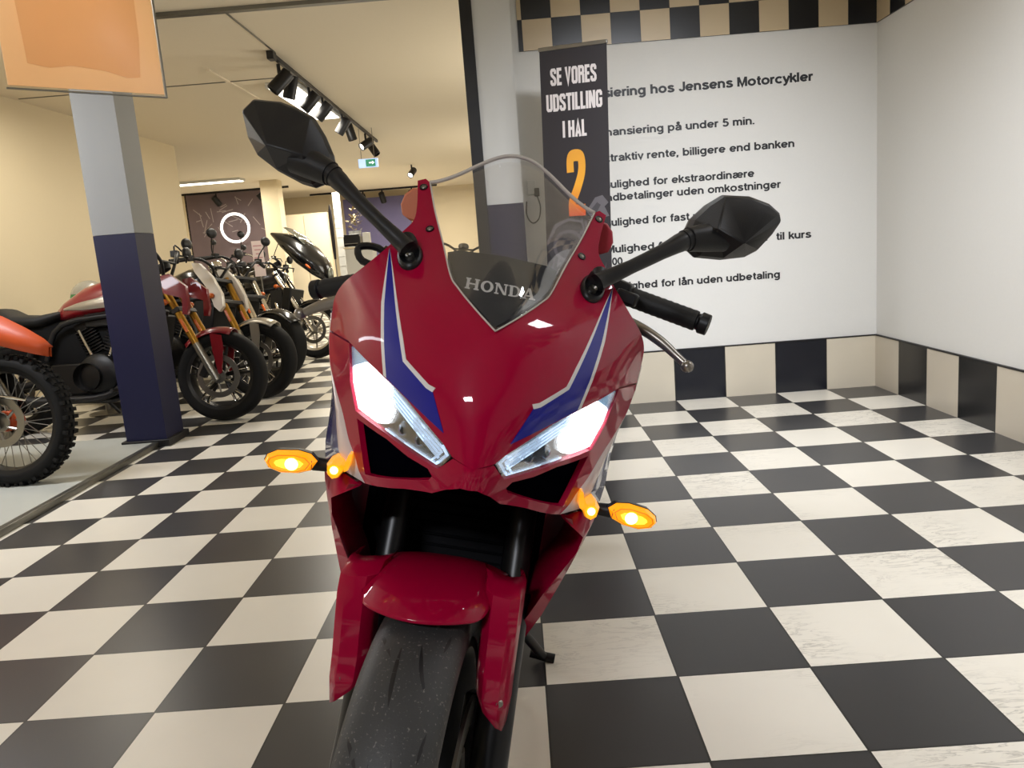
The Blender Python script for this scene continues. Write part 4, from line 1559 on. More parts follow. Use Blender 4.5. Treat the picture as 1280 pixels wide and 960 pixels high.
b.build('clutch_lever', lv, moto)
b = MB()
b.tube([(-.15, .43, .985), (-.195, .43, .972), (-.235, .435, .962), (-.27, .442, .946), (-.293, .448, .932)], [.009, .010, .010, .009, .007], 10, smooth=4)
b.ellipsoid((-.301, .451, .928), (.0105, .0095, .0095), 12)
b.build('brake_lever', lv, moto)
b = MB()
b.box((.185, .43, 1.058), (.06, .05, .03), (0, .2, -.3))
b.box((.205, .40, 1.046), (.035, .03, .02), (0, .2, -.3))
b.build('clutch_perch', M['blackplast'], moto, bevel=.004)
b = MB()
b.box((-.15, .47, 1.005), (.06, .055, .035), (0, -.2, -.25))
b.build('switch_block', M['blackplast'], moto, bevel=.005)
b = MB()
b.tube([(-.155, .46, 1.03), (-.195, .465, 1.052), (-.225, .46, 1.048), (-.215, .45, 1.028), (-.17, .44, 1.02), (-.14, .42, .99)], .006, 8, smooth=4)
b.build('brake_hose', M['blackplast'], moto)
b = MB()
b.lathe([(.0001, 0), (.022, 0), (.024, .004), (.024, .026), (.020, .03), (.0001, .03)], (-.165, .47, 1.028), (0, 0, 1), 18)
b.build('fluid_reservoir', M['blackplast'], moto)

# turn signals and position lights
for s in (-1, 1):
    tl = 0.0 if s > 0 else 0.0
    prof = [(-.036, .003), (-.027, .0125), (-.010, .0165), (.018, .0150), (.031, .0085), (.0345, .001), (.029, -.0085), (.012, -.0150), (-.012, -.0145), (-.028, -.0095)]
    c = Vector((s * .2365, .21, .757))
    tilt = -.10
    def pt(a, d, y):
        return c + Vector((s * (a * math.cos(tilt) - d * math.sin(tilt)), y, a * math.sin(tilt) + d * math.cos(tilt)))
    b = MB()
    rg = [[pt(a * .86, d * .80, -.012) for a, d in prof], [pt(a * .97, d * .96, -.006) for a, d in prof], [pt(a, d, .0) for a, d in prof]]
    b.loft(rg, True, True)
    ts = b.build('turn_signal', M['amber'], moto, angle=30)
    b = MB()
    rg = [[pt(a * 1.03, d * 1.06, .0) for a, d in prof], [pt(a * 1.0, d * 1.0, .012) for a, d in prof], [pt(a * .6, d * .6, .026) for a, d in prof]]
    b.loft(rg, True, True)
    b.build('signal_housing', M['blackplast'], ts, angle=30)
    b = MB()
    b.add([pt(a * .55, d * .42, -.0128) for a, d in prof], [tuple(range(len(prof)))])
    b.add([pt(-.004 + .009 * math.cos(2 * PI * k / 16), .0085 * math.sin(2 * PI * k / 16), -.0131) for k in range(16)], [tuple(range(16))], 1)
    b.build('bulb', [mat('amber_core', rgb(255, 205, 60), .4, emit=rgb(255, 205, 60), estr=1.4), M['amber_hot']], ts)
    b = MB()
    for a0 in (-.031, -.026, .021, .026):
        b.add([pt(a0, -.006, -.0115), pt(a0 + .0012, -.006, -.0115), pt(a0 + .0012, .006, -.0115), pt(a0, .006, -.0115)], [(0, 1, 2, 3)])
    b.add([pt(a * .80, d * .74, -.0124) for a, d in prof] + [pt(a * .77, d * .70, -.0124) for a, d in prof], [(i, (i + 1) % 10, 10 + (i + 1) % 10, 10 + i) for i in range(10)])
    b.build('lens_ribs', M['amber_dim'], ts)
    b = MB()
    b.tube([(s * .208, .222, .756), (s * .188, .225, .755), (s * .165, .235, .755)], [.010, .0085, .011], 12)
    b.build('signal_stem', M['blackplast'], ts)
    b = MB()
    pr = [(.160, .7645), (.166, .7705), (.179, .7720), (.186, .7665), (.1845, .7545), (.176, .7475), (.168, .7505)]
    b.loft([[Vector((s * (.173 + (x - .173) * .8), .186, .76 + (z - .76) * .8)) for x, z in pr], [Vector((s * x, .196, z)) for x, z in pr], [Vector((s * x, .235, z)) for x, z in pr]])
    pl2 = b.build('position_light', M['amber'], moto, angle=35)
    b = MB()
    b.ellipsoid((s * .174, .185, .762), (.0055, .003, .0055), 12)
    b.build('bulb', M['amber_hot'], pl2)
    b = MB()
    st = [(.1515, .7925), (.156, .7905), (.160, .775), (.159, .7665), (.154, .770), (.1515, .782)]
    b.loft([[Vector((s * x, .170, z)) for x, z in st], [Vector((s * x, .20, z)) for x, z in st]])
    b.build('side_reflector', M['amber'], pl2)  # reflector strip made to glow with the lamp material

# inner parts: radiator, dark inner cowl, engine, tank, seat, tail, rear wheel, stand
inner = mat('inner_black', rgb(10, 10, 14), .6, spec=.2)
b = MB()
b.box((0, .46, .58), (.30, .05, .30), (-.12, 0, 0))
for k in range(14):
    b.box((0, .433, .455 + k * .0185), (.28, .008, .003), (-.12, 0, 0))
b.build('radiator', inner, moto, bevel=.004)
b = MB()
b.loft([[Vector((x, y, z)) for x, z in ((-.12, .77), (.12, .77), (.18, .84), (.17, .90), (.06, .97), (-.06, .97), (-.17, .90), (-.18, .84))] for y in (.24, .34)])
b.loft([[Vector((x, .34, z)) for x, z in ((-.15, .76), (.15, .76), (.19, .86), (.16, .94), (.05, 1.0), (-.05, 1.0), (-.16, .94), (-.19, .86))],
        [Vector((x, .60, z)) for x, z in ((-.15, .70), (.15, .70), (.18, .80), (.14, .92), (.05, .97), (-.05, .97), (-.14, .92), (-.18, .80))]])
b.build('inner_cowl', inner, moto)
for s in (-1, 1):
    b = MB()
    b.box((s * .112, .42, .62), (.04, .05, .24), (-.1, 0, s * .3))
    b.build('radiator_shroud', inner, moto, bevel=.006)
b = MB()
b.box((0, .76, .44), (.20, .40, .26))
b.lathe([(.0001, -.155), (.10, -.155), (.115, -.14), (.115, .14), (.10, .155), (.0001, .155)], (0, .93, .36), (1, 0, 0), 28)
b.box((0, .62, .60), (.24, .16, .22), (-.4, 0, 0))
b.build('engine', mat('engine_black', rgb(22, 22, 24), .45, .4), moto, bevel=.02)
b = MB()
for k in range(4):
    x = -.10 + .065 * k
    b.tube([(x, .55, .55), (x, .49, .42), (x * .8, .54, .27), (x * .5, .75, .19), (.02, .95, .18)], .019, 12, smooth=4)
b.tube([(.02, .93, .18), (-.10, 1.1, .2), (-.17, 1.3, .28), (-.18, 1.5, .36)], [.03, .035, .05, .05], 18, smooth=5)
b.build('exhaust', mat('exhaust_steel', rgb(120, 112, 104), .3, 1.0), moto)


def oval(cy, cz, w, h, sq=.75, n=20):
    o_ = []
    for k in range(n):
        a = 2 * PI * k / n
        ca, sa = math.cos(a), math.sin(a)
        o_.append(Vector((w * math.copysign(abs(ca) ** sq, ca), cy, cz + h * math.copysign(abs(sa) ** sq, sa))))
    return o_


b = MB()
b.loft([oval(.60, .89, .06, .05), oval(.66, .90, .13, .09), oval(.80, .90, .155, .11), oval(.94, .86, .12, .10), oval(1.02, .82, .07, .06)])
tk = b.build('fuel_tank', M['red'], moto, angle=60)
b = MB()
b.lathe([(.0001, .012), (.035, .012), (.04, .008), (.042, 0)], (0, .78, 1.005), (0, 0, 1), 22)
b.build('filler_cap', M['blackplast'], tk)
b = MB()
b.loft([oval(.98, .815, .07, .035), oval(1.10, .81, .13, .04), oval(1.28, .83, .12, .04), oval(1.36, .86, .10, .04)])
b.build('seat', mat('seat_vinyl', rgb(26, 25, 27), .6, bump=.15, bscale=250), moto, angle=60)
b = MB()
b.loft([oval(1.05, .76, .12, .04), oval(1.30, .80, .13, .06), oval(1.55, .90, .10, .05), oval(1.78, .97, .05, .025)])
b.build('tail_fairing', M['red'], moto, angle=60)
make_wheel('rear', YA + 1.45, .18, .315, .222, None, False)
b = MB()
for s in (-1, 1):
    b.tube([(s * .11, .98, .42), (s * .13, 1.25, .37), (s * .12, YA + 1.45, .315)], [.03, .028, .024], 12)
b.build('swingarm', M['blackplast'], moto)
b = MB()
for s in (-1, 1):
    b.tube([(s * .03, .46, .86), (s * .12, .62, .78), (s * .13, .95, .55), (s * .12, 1.0, .40)], .022, 12, smooth=4)
    b.tube([(s * .08, .90, .72), (s * .09, 1.3, .78), (s * .06, 1.6, .88)], .012, 10)
b.build('frame', M['blackplast'], moto)
b = MB()
b.tube([(.13, .90, .30), (.20, .94, .215), (.292, 1.03, .098)], [.014, .013, .012], 12)
b.tube([(.262, 1.045, .092), (.325, 1.035, .091)], [.011, .013], 10)
b.tube([(.19, .93, .225), (.235, .92, .245)], [.006, .007], 8)
b.build('side_stand', M['blackplast'], moto)

# ================================================================== the motorcycles behind
M['bk_tyre'] = mat('street_tyre', rgb(8, 8, 9), .75, spec=.3, bump=.15, bscale=120)
M['bk_rim'] = mat('dark_rim', rgb(40, 39, 38), .35, .6)
M['dull_black'] = mat('dull_black', rgb(6, 6, 7), .75, spec=.2)
M['silver'] = mat('silver_paint', rgb(178, 172, 160), .3, .7)
M['bk_black'] = mat('gloss_black', rgb(14, 14, 16), .22, 0, .8)
M['engine_alu'] = mat('engine_alloy', rgb(130, 126, 118), .35, .8)
M['bk_white'] = mat('white_tank', rgb(214, 206, 194), .3, 0, .8)
M['bk_red'] = mat('cherry_red', rgb(128, 18, 28), .28, 0, .9)
M['reflector'] = mat('orange_reflector', rgb(230, 100, 20), .3, 0, .5)
M['dullglass'] = mat('smoked_glass', rgb(120, 122, 112), .1, .4)


def ov(f, cz, w, h, sq=.8, n=18, cy=0.0):
    o_ = []
    for k in range(n):
        a = 2 * PI * k / n
        ca, sa = math.cos(a), math.sin(a)
        o_.append(Vector((f, cy + w * math.copysign(abs(ca) ** sq, ca), cz + h * math.copysign(abs(sa) ** sq, sa))))
    return o_


def wheel_parts(root, name, f, r, w, rim_r, rim_m, spokes=7, disc=True, disc_r=.15, knobs=False, wire=0, hub_m=None, discs=(-1,), loops=False):
    c = Vector((f, 0, r))
    b = MB()
    pr = wheel_profile(w, r, rim_r)
    b.lathe([(q.x, q.y) for q in catmull([(a, d, 0) for a, d in pr], 2)], c, (0, 1, 0), 72)
    if knobs:
        for k in range(54):
            a = 2 * PI * k / 54
            for u in ((-.030, 0, .030) if k % 2 else (-.042, -.015, .015, .042)):
                R_ = Matrix.Rotation(-a, 3, 'Y')
                rr = r + .001 - abs(u) * .18
                b.box(c + R_ @ Vector((rr, u, 0)), (.020, .018, .020), R_)
    ty = b.build(name + '_tyre', M['bk_tyre'], root, angle=50)
    b = MB()
    b.lathe([(rim_r + .008, -w * .40), (rim_r + .012, -w * .43), (rim_r - .010, -w * .36), (rim_r - .02, -w * .1), (rim_r - .02, w * .1), (rim_r - .010, w * .36), (rim_r + .012, w * .43), (rim_r + .008, w * .40)], c, (0, 1, 0), 56)
    if not wire:
        for k in range(spokes):
            a = 2 * PI * k / spokes + .2
            for da in ((-.12, .12) if spokes < 7 else (0,)):
                d0 = Vector((math.cos(a), 0, math.sin(a)))
                d1 = Vector((math.cos(a + da), 0, math.sin(a + da)))
                b.tube([c + d0 * .03, c + d1 * (rim_r - .008)], [.014, .009], 8)
    b.lathe([(.0001, -.055), (.03, -.055), (.036, -.03), (.036, .03), (.03, .055), (.0001, .055)], c, (0, 1, 0), 22)
    rm = b.build(name + '_rim', rim_m, root)
    if loops:
        b = MB()
        for k in range(5):
            a = 2 * PI * k / 5 + .35
            d0, e0 = Vector((math.cos(a), 0, math.sin(a))), Vector((-math.sin(a), 0, math.cos(a)))
            q = c + Vector((0, -.062, 0))
            b.tube([q + d0 * .135 + e0 * .014, q + d0 * .205 + e0 * .030, q + d0 * .205 - e0 * .030, q + d0 * .135 - e0 * .014, q + d0 * .135 + e0 * .014], .0045, 6)
        b.build('machined_spoke_edge', M['chrome'], rm)
    if wire:
        b = MB()
        for k in range(wire):
            a = 2 * PI * k / wire
            da = (.35 if k % 2 else -.35)
            s = -1 if (k // 2) % 2 else 1
            b.tube([c + Vector((.04 * math.cos(a + da), s * .035, .04 * math.sin(a + da))), c + Vector(((rim_r - .008) * math.cos(a), s * .006, (rim_r - .008) * math.sin(a)))], .0022, 5)
        b.build('spokes', M['steel'], rm)
    if hub_m:
        b = MB()
        b.lathe([(.0001, -.06), (.022, -.06), (.05, -.045), (.055, -.03), (.04, -.02), (.04, .02), (.055, .03), (.05, .045), (.0001, .05)], c, (0, 1, 0), 26)
        b.build('hub', hub_m, rm)
    if disc:
        for s in discs:
            b = MB()
            cc = c + Vector((0, s * .072, 0))
            b.lathe([(disc_r - .038, -.0025), (disc_r, -.0025), (disc_r, .0025), (disc_r - .038, .0025)], cc, (0, 1, 0), 44, closed_prof=True)
            for k in range(6):
                a = 2 * PI * k / 6 + .4
                b.tube([cc + Vector((.045 * math.cos(a), 0, .045 * math.sin(a))), cc + Vector(((disc_r - .036) * math.cos(a + .2), 0, (disc_r - .036) * math.sin(a + .2)))], .007, 6)
            b.lathe([(.0001, -.006), (.05, -.006), (.05, .004), (.0001, .004)], cc, (0, 1, 0), 22)
            b.build(name + '_brake_disc', M['steel'], root)
    return ty


def motorbike(label, loc, heading, lean, P):
    """side stand leans the machine to its left; front axle stands above loc, forward is +x"""
    root = thing('motorcycle', label, 'motorcycle', loc, (0, 0, 0), 'parked motorcycles in the showroom row')
    root.rotation_euler = (Matrix.Rotation(heading, 4, 'Z') @ Matrix.Rotation(-lean, 4, 'X')).to_euler()
    r = P.get('r', .31)
    wb = P.get('wb', 1.48)
    rake = P.get('rake', math.radians(27))
    ax = Vector((-math.sin(rake), 0, math.cos(rake)))
    wheel_parts(root, 'front', 0, r, P.get('fw', .125), P.get('rim', .215), P.get('rim_m', M['bk_rim']), P.get('spokes', 7), loops=P.get('loops', False))
    wheel_parts(root, 'rear', -wb, r, P.get('rw', .17), P.get('rim', .215), P.get('rim_m', M['bk_rim']), P.get('spokes', 7))
    p0 = Vector((-.01, 0, r))
    top = P.get('fork_len', .76)
    for s in (-1, 1):
        o = Vector((0, s * .105, 0))
        b = MB()
        b.tube([p0 + o - ax * .03, p0 + o + ax * .05, p0 + o + ax * .26], [.022, .028, .028], 16)
        b.build('fork_lower', P.get('fork_lo', M['steel']), root)
        b = MB()
        b.tube([p0 + o + ax * .25, p0 + o + ax * top], P.get('fork_r', .026), 16)
        fu = b.build('fork_tube', P.get('fork_up', M['gold']), root)
        if P.get('fork_reflector', True):
            b = MB()
            q = p0 + o + ax * .40 + Vector((0, -.026, 0))
            b.tube([q - ax * .05, q + ax * .05], .0115, 8)
            b.build('fork_reflector', M['reflector'] if P.get('bright_reflector') else M['amber_dim'], fu)
        b = MB()
        q = p0 + o + Vector((-.065, s * -.012, .05))
        b.box(q, (.05, .05, .11), (0, .5, 0))
        b.build('brake_caliper', M['blackplast'], root, bevel=.008)
    b = MB()
    for h in (top - .04, top - .24):
        b.box(p0 + ax * h, (.06, .27, .035), (0, -rake, 0))
    b.build('triple_clamp', M['blackplast'], root, bevel=.006)
    # front fender
    b = MB()
    rows_ = []
    for k in range(13):
        t = math.radians(P.get('f0', 62) + (P.get('f1', 140) - P.get('f0', 62)) * k / 12)
        row = []
        for j in range(9):
            q = -1 + j / 4
            rr = r + .028 - .045 * abs(q) ** 2.5
            row.append(Vector((rr * math.cos(t), q * P.get('fw', .125) * .62, r + rr * math.sin(t))))
        rows_.append(row)
    b.loft(rows_, closed=False, caps=False)
    if P.get('fender_stay', True):
        for s in (-1, 1):
            b.loft([[Vector((x, s * .088, z)) for x, z in ((-.03, r + .30), (.05, r + .28), (.06, r + .20), (.035, r + .02), (.01, r + .01), (-.02, r + .18))],
                    [Vector((x, s * .093, z)) for x, z in ((-.03, r + .30), (.05, r + .28), (.06, r + .20), (.035, r + .02), (.01, r + .01), (-.02, r + .18))]])
    fo = b.build('front_fender', P.get('fender', M['bk_red']), root, angle=50)
    md = fo.modifiers.new('thickness', 'SOLIDIFY')
    md.thickness = .004
    # head: lamp, bars, mirrors
    hd = p0 + ax * top
    if P.get('lamp', True):
        b = MB()
        b.lathe([(.0001, -.08), (.05, -.07), (.082, -.02), (.088, .03), (.083, .04)], hd + Vector((.10, 0, -.12)), (1, 0, -.15), 28)
        hl_ = b.build('headlight', P.get('lamp_m', M['bk_black']), root)
        b = MB()
        b.lathe([(.0001, .058), (.05, .052), (.082, .038)], hd + Vector((.10, 0, -.12)), (1, 0, -.15), 28)
        b.build('lens', M['dullglass'], hl_)
    bh = P.get('bar_h', .14)
    bx_ = P.get('bar_back', -.12)
    b = MB()
    b.tube([hd + Vector((.0, -.04, 0)), hd + Vector((.02, -.10, bh * .6)), hd + Vector((-.02, -.22, bh)), hd + Vector((bx_, -.40, bh - .03))], .012, 10, smooth=4)
    b.tube([hd + Vector((.0, .04, 0)), hd + Vector((.02, .10, bh * .6)), hd + Vector((-.02, .22, bh)), hd + Vector((bx_, .40, bh - .03))], .012, 10, smooth=4)
    b.tube([hd + Vector((.02, -.10, bh * .6)), hd + Vector((.02, .10, bh * .6))], .010, 8)
    bar = b.build('handlebar', P.get('bar_m', M['blackplast']), root)
    for s in (-1, 1):
        e0 = hd + Vector((bx_ * .55, s * .30, bh - .008))
        e1 = hd + Vector((bx_, s * .42, bh - .033))
        b = MB()
        b.tube([e0, e1], .0175, 12)
        b.build('grip', M['rubber'], bar)
        b = MB()
        b.tube([e0 + Vector((.03, 0, .0)), e0 + Vector((.065, s * .05, -.005)), e1 + Vector((.07, 0, -.01))], .007, 8)
        b.box(e0 + Vector((.01, -s * .03, .012)), (.05, .05, .045))
        b.build('lever', M['blackplast'], bar, bevel=.003)
        b = MB()
        mp = hd + Vector((P.get('mir_f', -.02), s * P.get('mir_w', .34), bh + P.get('mir_h', .17)))
        b.tube([e0 + Vector((0, -s * .02, .01)), e0 + Vector((.0, s * .0, .08)), mp + Vector((0, 0, -.03))], .006, 8, smooth=3)
        b.ellipsoid(mp, (.022, .062, .046), 16)
        mi_ = b.build('mirror', M['blackplast'], root)
        b = MB()
        b.ellipsoid(mp + Vector((-.010, 0, 0)), (.014, .055, .040), 16)
        b.build('mirror_glass', M['chrome'], mi_)
        b = MB()
        tsl = hd + Vector((.06, s * .19, -.16))
        b.tube([tsl + Vector((0, -s * .08, 0)), tsl], .008, 8)
        b.ellipsoid(tsl, (.03, .022, .022), 12)
        b.build('turn_signal', M['amber_dim'], root)
    b = MB()
    b.lathe([(.0001, -.03), (.045, -.03), (.055, .0), (.05, .015), (.0001, .018)], hd + Vector((-.02, 0, .10)), (-.5, 0, 1), 22)
    b.build('instrument', P.get('inst_m', M['blackplast']), root)
    # tank, seat, tail
    t0, t1, tz = P.get('tank', (-.42, -.98, .88))
    L_ = t1 - t0
    b = MB()
    b.loft([ov(t0 - .02 * 0, tz + .04, .05, .05), ov(t0 + L_ * .12, tz + .05, .115, .10), ov(t0 + L_ * .35, tz + .045, .155, .125), ov(t0 + L_ * .65, tz + .01, .145, .11), ov(t0 + L_ * .9, tz - .04, .10, .07), ov(t1, tz - .06, .06, .045)])
    tk_ = b.build('fuel_tank', P.get('tank_m', M['bk_red']), root, angle=70)
    b = MB()
    b.lathe([(.0001, .012), (.032, .010), (.038, .0)], (t0 + L_ * .35, 0, tz + .165), (0, 0, 1), 20)
    b.build('filler_cap', M['chrome'], tk_)
    if P.get('tank_flash'):
        b = MB()
        for s in (-1, 1):
            b.loft([ov(t0 + L_ * q, tz + .02 - .10 * q * .6, .012, h_, n=10, cy=s * y_) for q, h_, y_ in ((.1, .02, .10), (.35, .042, .148), (.65, .03, .138), (.88, .008, .10))])
        b.build('tank_flash', P['tank_flash'], tk_)
    if P.get('shroud'):
        for s in (-1, 1):
            b = MB()
            o_ = P['shroud']
            b.loft([[Vector((x, s * .14, z)) for x, z in o_], [Vector((x, s * .17, z)) for x, z in o_], [Vector((x * .98 - .003, s * .178, z * .99 + .008)) for x, z in o_]])
            b.build('radiator_shroud', P.get('shroud_m', P.get('tank_m', M['bk_red'])), root, angle=30)
    s0 = t1 + .03
    b = MB()
    b.loft([ov(s0, tz - .06, .08, .03), ov(s0 - .15, tz - .10, .14, .045), ov(s0 - .33, tz - .09, .15, .05), ov(s0 - .42, tz - .03, .13, .04), ov(s0 - .62, tz - .01, .09, .03)])
    b.build('seat', M['rubber'], root, angle=70)
    b = MB()
    rows_ = []
    for k in range(11):
        t = math.radians(50 + 105 * k / 10)
        rr = r + .05
        rows_.append([Vector((-wb + rr * math.cos(t), q * .11, r + rr * math.sin(t) - .03 * abs(q) ** 2)) for q in (-1, -.6, -.2, .2, .6, 1)])
    b.loft(rows_, closed=False, caps=False)
    rf = b.build('rear_fender', P.get('tail_m', M['bk_black']), root, angle=60)
    md = rf.modifiers.new('thickness', 'SOLIDIFY')
    md.thickness = .006
    # black filler body added to darken the frame gaps and shade the floor
    ex0 = P.get('engine', (-.72, .42))[0]
    b = MB()
    b.loft([ov(ex0 + .30, .52, .05, .18), ov(ex0 + .15, .50, .065, .27), ov(ex0 - .15, .52, .065, .28), ov(ex0 - .40, .56, .10, .22), ov(ex0 - .66, .62, .10, .14)])
    b.build('dark_filler', M['dull_black'], root, angle=60)
    # engine
    ex_, ez = P.get('engine', (-.72, .42))
    b = MB()
    b.lathe([(.0001, -.20), (.10, -.20), (.15, -.17), (.16, .15), (.10, .20), (.0001, .20)], (ex_, 0, ez - .04), (0, 1, 0), 30)
    b.box((ex_ - .18, 0, ez - .06), (.34, .30, .22))
    b.box((ex_ - .02, 0, ez - .18), (.5, .24, .08))
    en = b.build('crankcase', P.get('case_m', mat('engine_dark', rgb(24, 24, 25), .4, .5)), root, bevel=.012)
    for s, nm in ((.42, 1), (-.42, -1)):
        b = MB()
        d = Vector((math.sin(s), 0, math.cos(s)))
        for k in range(9):
            c_ = Vector((ex_, 0, ez)) + d * (.13 + .022 * k)
            b.box(c_, (.15, .17, .010), (0, s, 0))
        b.box(Vector((ex_, 0, ez)) + d * .22, (.115, .13, .20), (0, s, 0))
        b.box(Vector((ex_, 0, ez)) + d * .34, (.13, .14, .06), (0, s, 0))
        b.build('cylinder', P.get('cyl_m', M['rim_black']), root, bevel=.004)
        b = MB()
        q = Vector((ex_ + .03 * nm, -.11, ez + .02))
        b.tube([q, q + d * .28], .011, 8)
        b.build('pushrod_tube', M['chrome'], en)
    b = MB()
    b.lathe([(.0001, -.02), (.085, -.015), (.095, .0), (.095, .03)], (ex_ - .05, -.20, ez - .05), (0, -1, 0), 28)
    b.build('engine_cover', P.get('cover_m', M['engine_alu']), en)
    b = MB()
    b.tube([(ex_ + .14, -.08, ez + .28), (ex_ + .24, -.13, ez + .1), (ex_ + .12, -.18, ez - .16), (ex_ - .25, -.2, ez - .20), (ex_ - .55, -.21, ez - .18), (-wb - .12, -.22, .36)], [.022, .022, .024, .03, .045, .05], 14, smooth=5)
    b.build('exhaust', P.get('exh_m', M['blackplast']), root)
    b = MB()
    for s in (-1, 1):
        b.tube([hd + Vector((-.02, s * .02, -.1)), (t0 - .1, s * .10, tz - .08), (ex_ - .25, s * .13, tz - .14), (-wb + .3, s * .13, .50)], .02, 10, smooth=4)
        b.tube([hd + Vector((-.03, s * .02, -.2)), (ex_ + .26, s * .10, .48), (ex_ + .16, s * .12, .22), (ex_ - .36, s * .13, .22)], .02, 10, smooth=4)
        b.tube([(ex_ - .30, s * .13, .38), (-wb, s * .13, r)], .024, 10)
        b.tube([(-wb + .12, s * .14, .40), (-wb + .26, s * .14, .68)], [.028, .024], 10)
    b.box((t0 - .05, 0, tz - .25), (.14, .26, .30))
    b.build('frame', M['blackplast'], root)
    b = MB()
    b.box((ex_ + .34, 0, .58), (.10, .30, .40), (0, .2, 0))
    b.box((ex_ + .06, 0, ez + .36), (.34, .20, .14))
    b.build('radiator', M['rim_black'], root, bevel=.012)
    b = MB()
    for s in (-1, 1):
        b.tube([(ex_ + .16, s * .16, .27), (ex_ + .16, s * .30, .27)], .013, 8)
    b.build('foot_peg', M['rubber'], root)
    b = MB()
    b.tube([(ex_ - .2, .16, .24), (ex_ - .12, .26, .05 + .30 * math.tan(lean))], .012, 8)
    b.build('side_stand', M['blackplast'], root)
    return root, hd, ax


# first in the row: red with gold fork
motorbike('cherry red motorcycle with red front fender and gold fork, right behind the navy pillar', (-2.10, 3.97, 0.002), math.radians(-3), math.radians(7),
          dict(r=.315, fw=.13, rim=.225, spokes=5, loops=True, fender=M['bk_red'], tank_m=M['bk_red'], tank_flash=M['silver'], tank=(-.46, -1.12, .88), rake=math.radians(26),
               shroud=[(-.30, 1.02), (-.24, 1.03), (-.13, .94), (-.12, .80), (-.135, .745), (-.165, .75), (-.16, .86), (-.29, .90)], engine=(-.80, .42), mir_h=.02, mir_w=.38, bar_h=.22, lamp=False, f0=70, f1=135, cover_m=M['bk_rim'], case_m=M['rim_black']))
# second: white tank, gold fork, silver fender
motorbike('motorcycle with white side panel, gold fork and silver front fender, second in the row', (-2.10, 4.78, 0.002), math.radians(-14), math.radians(8),
          dict(r=.31, loops=True, spokes=5, fender=M['silver'], fender_stay=True, tank_m=M['bk_black'], shroud_m=M['bk_white'], shroud=[(-.47, 1.10), (-.40, 1.09), (-.29, .98), (-.21, .84), (-.20, .74), (-.235, .70), (-.28, .74), (-.33, .88), (-.45, 1.03)], tank=(-.36, -.92, .90), fork_lo=M['silver'], rake=math.radians(27), engine=(-.72, .42), bar_h=.13, mir_h=.10, f0=60, f1=150,
               inst_m=M['chrome'], lamp=False))
# third: dark, orange fork reflectors
motorbike('black motorcycle with bright orange fork reflectors, third in the row', (-2.26, 5.72, 0.002), math.radians(-25), math.radians(8),
          dict(r=.315, fw=.15, fender=M['bk_black'], fender_stay=False, tank_m=M['bk_black'], fork_up=M['chrome'], fork_lo=M['rim_black'], bright_reflector=True, rake=math.radians(30), engine=(-.74, .42), bar_h=.16, mir_h=.20, f0=40, f1=150, lamp=False))
# fourth: black tourer with a half fairing and bright V-twin
rt_, hd_, ax_ = motorbike('black touring motorcycle with pointed front cowl and bright twin cylinders, fourth in the row', (-2.24, 7.15, 0.002), math.radians(-12), math.radians(8),
                          dict(r=.31, fw=.14, fender=M['bk_black'], fender_stay=False, tank_m=mat('olive_black', rgb(46, 42, 38), .3, .2, .8), tank=(-.34, -1.0, .86), fork_up=M['chrome'], fork_lo=M['chrome'], fork_r=.03, rake=math.radians(32), engine=(-.62, .44),
                               cyl_m=M['engine_alu'], bar_h=.10, mir_h=.08, mir_w=.30, lamp=False, f0=30, f1=150, rim_m=M['silver'], fork_reflector=False, exh_m=M['chrome']))
b = MB()
secs = []
for f, z, w, h in [(f_ + .15, *q_) for f_, *q_ in ((.05, .90, .05, .09), (.02, .94, .13, .13), (-.12, 1.06, .22, .17), (-.28, 1.18, .26, .16), (-.42, 1.28, .25, .10), (-.53, 1.36, .20, .03))]:
    secs.append(ov(f, z, w, h, .9))
b.loft(secs)
cw = b.build('front_cowl', M['bk_black'], rt_, angle=60)
b = MB()
b.ellipsoid((.205, 0, .90), (.03, .05, .085), 18)
b.build('headlight', M['dullglass'], cw)
b = MB()
b.loft([[Vector((f, w * math.sin(a), z + .02 * math.cos(a))) for a in np.linspace(-1.2, 1.2, 9)] for f, z, w in ((-.01, 1.22, .17), (-.13, 1.34, .18), (-.25, 1.42, .15))], closed=False, caps=False)
ws = b.build('windscreen', M['dullglass'], cw)
md = ws.modifiers.new('thickness', 'SOLIDIFY')
md.thickness = .005
b = MB()
b.ellipsoid((.05, -.22, .98), (.04, .012, .012), 12, rot=(0, .7, 0))
b.build('side_marker', M['reflector'], cw)
# a further dark motorcycle facing the camera, seen through the windscreen
motorbike('dark motorcycle facing the camera far behind, seen through the windscreen', (-.62, 6.3, 0.002), math.radians(-84), math.radians(8),
          dict(r=.31, fender=M['bk_black'], tank_m=M['bk_black'], bar_h=.12, mir_h=.22, mir_w=.36, fork_up=M['rim_black'], lamp_m=M['bk_black']))
# dim row behind, under the mural
motorbike('dark motorcycle at the back below the ring lamp', (-4.1, 10.6, 0.002), math.radians(-20), math.radians(8),
          dict(r=.31, fender=M['bk_black'], tank_m=M['bk_black'], bar_h=.2, mir_h=.22, fork_up=M['chrome'], bar_m=M['chrome'], lamp_m=M['chrome'], cyl_m=M['engine_alu']))
motorbike('dark motorcycle with tall mirrors at the back, beside the far white column', (-3.3, 9.4, 0.002), math.radians(-30), math.radians(8),
          dict(r=.31, fender=M['silver'], tank_m=M['bk_black'], bar_h=.2, mir_h=.26, fork_up=M['chrome'], bar_m=M['chrome'], lamp_m=M['chrome'], cyl_m=M['engine_alu']))

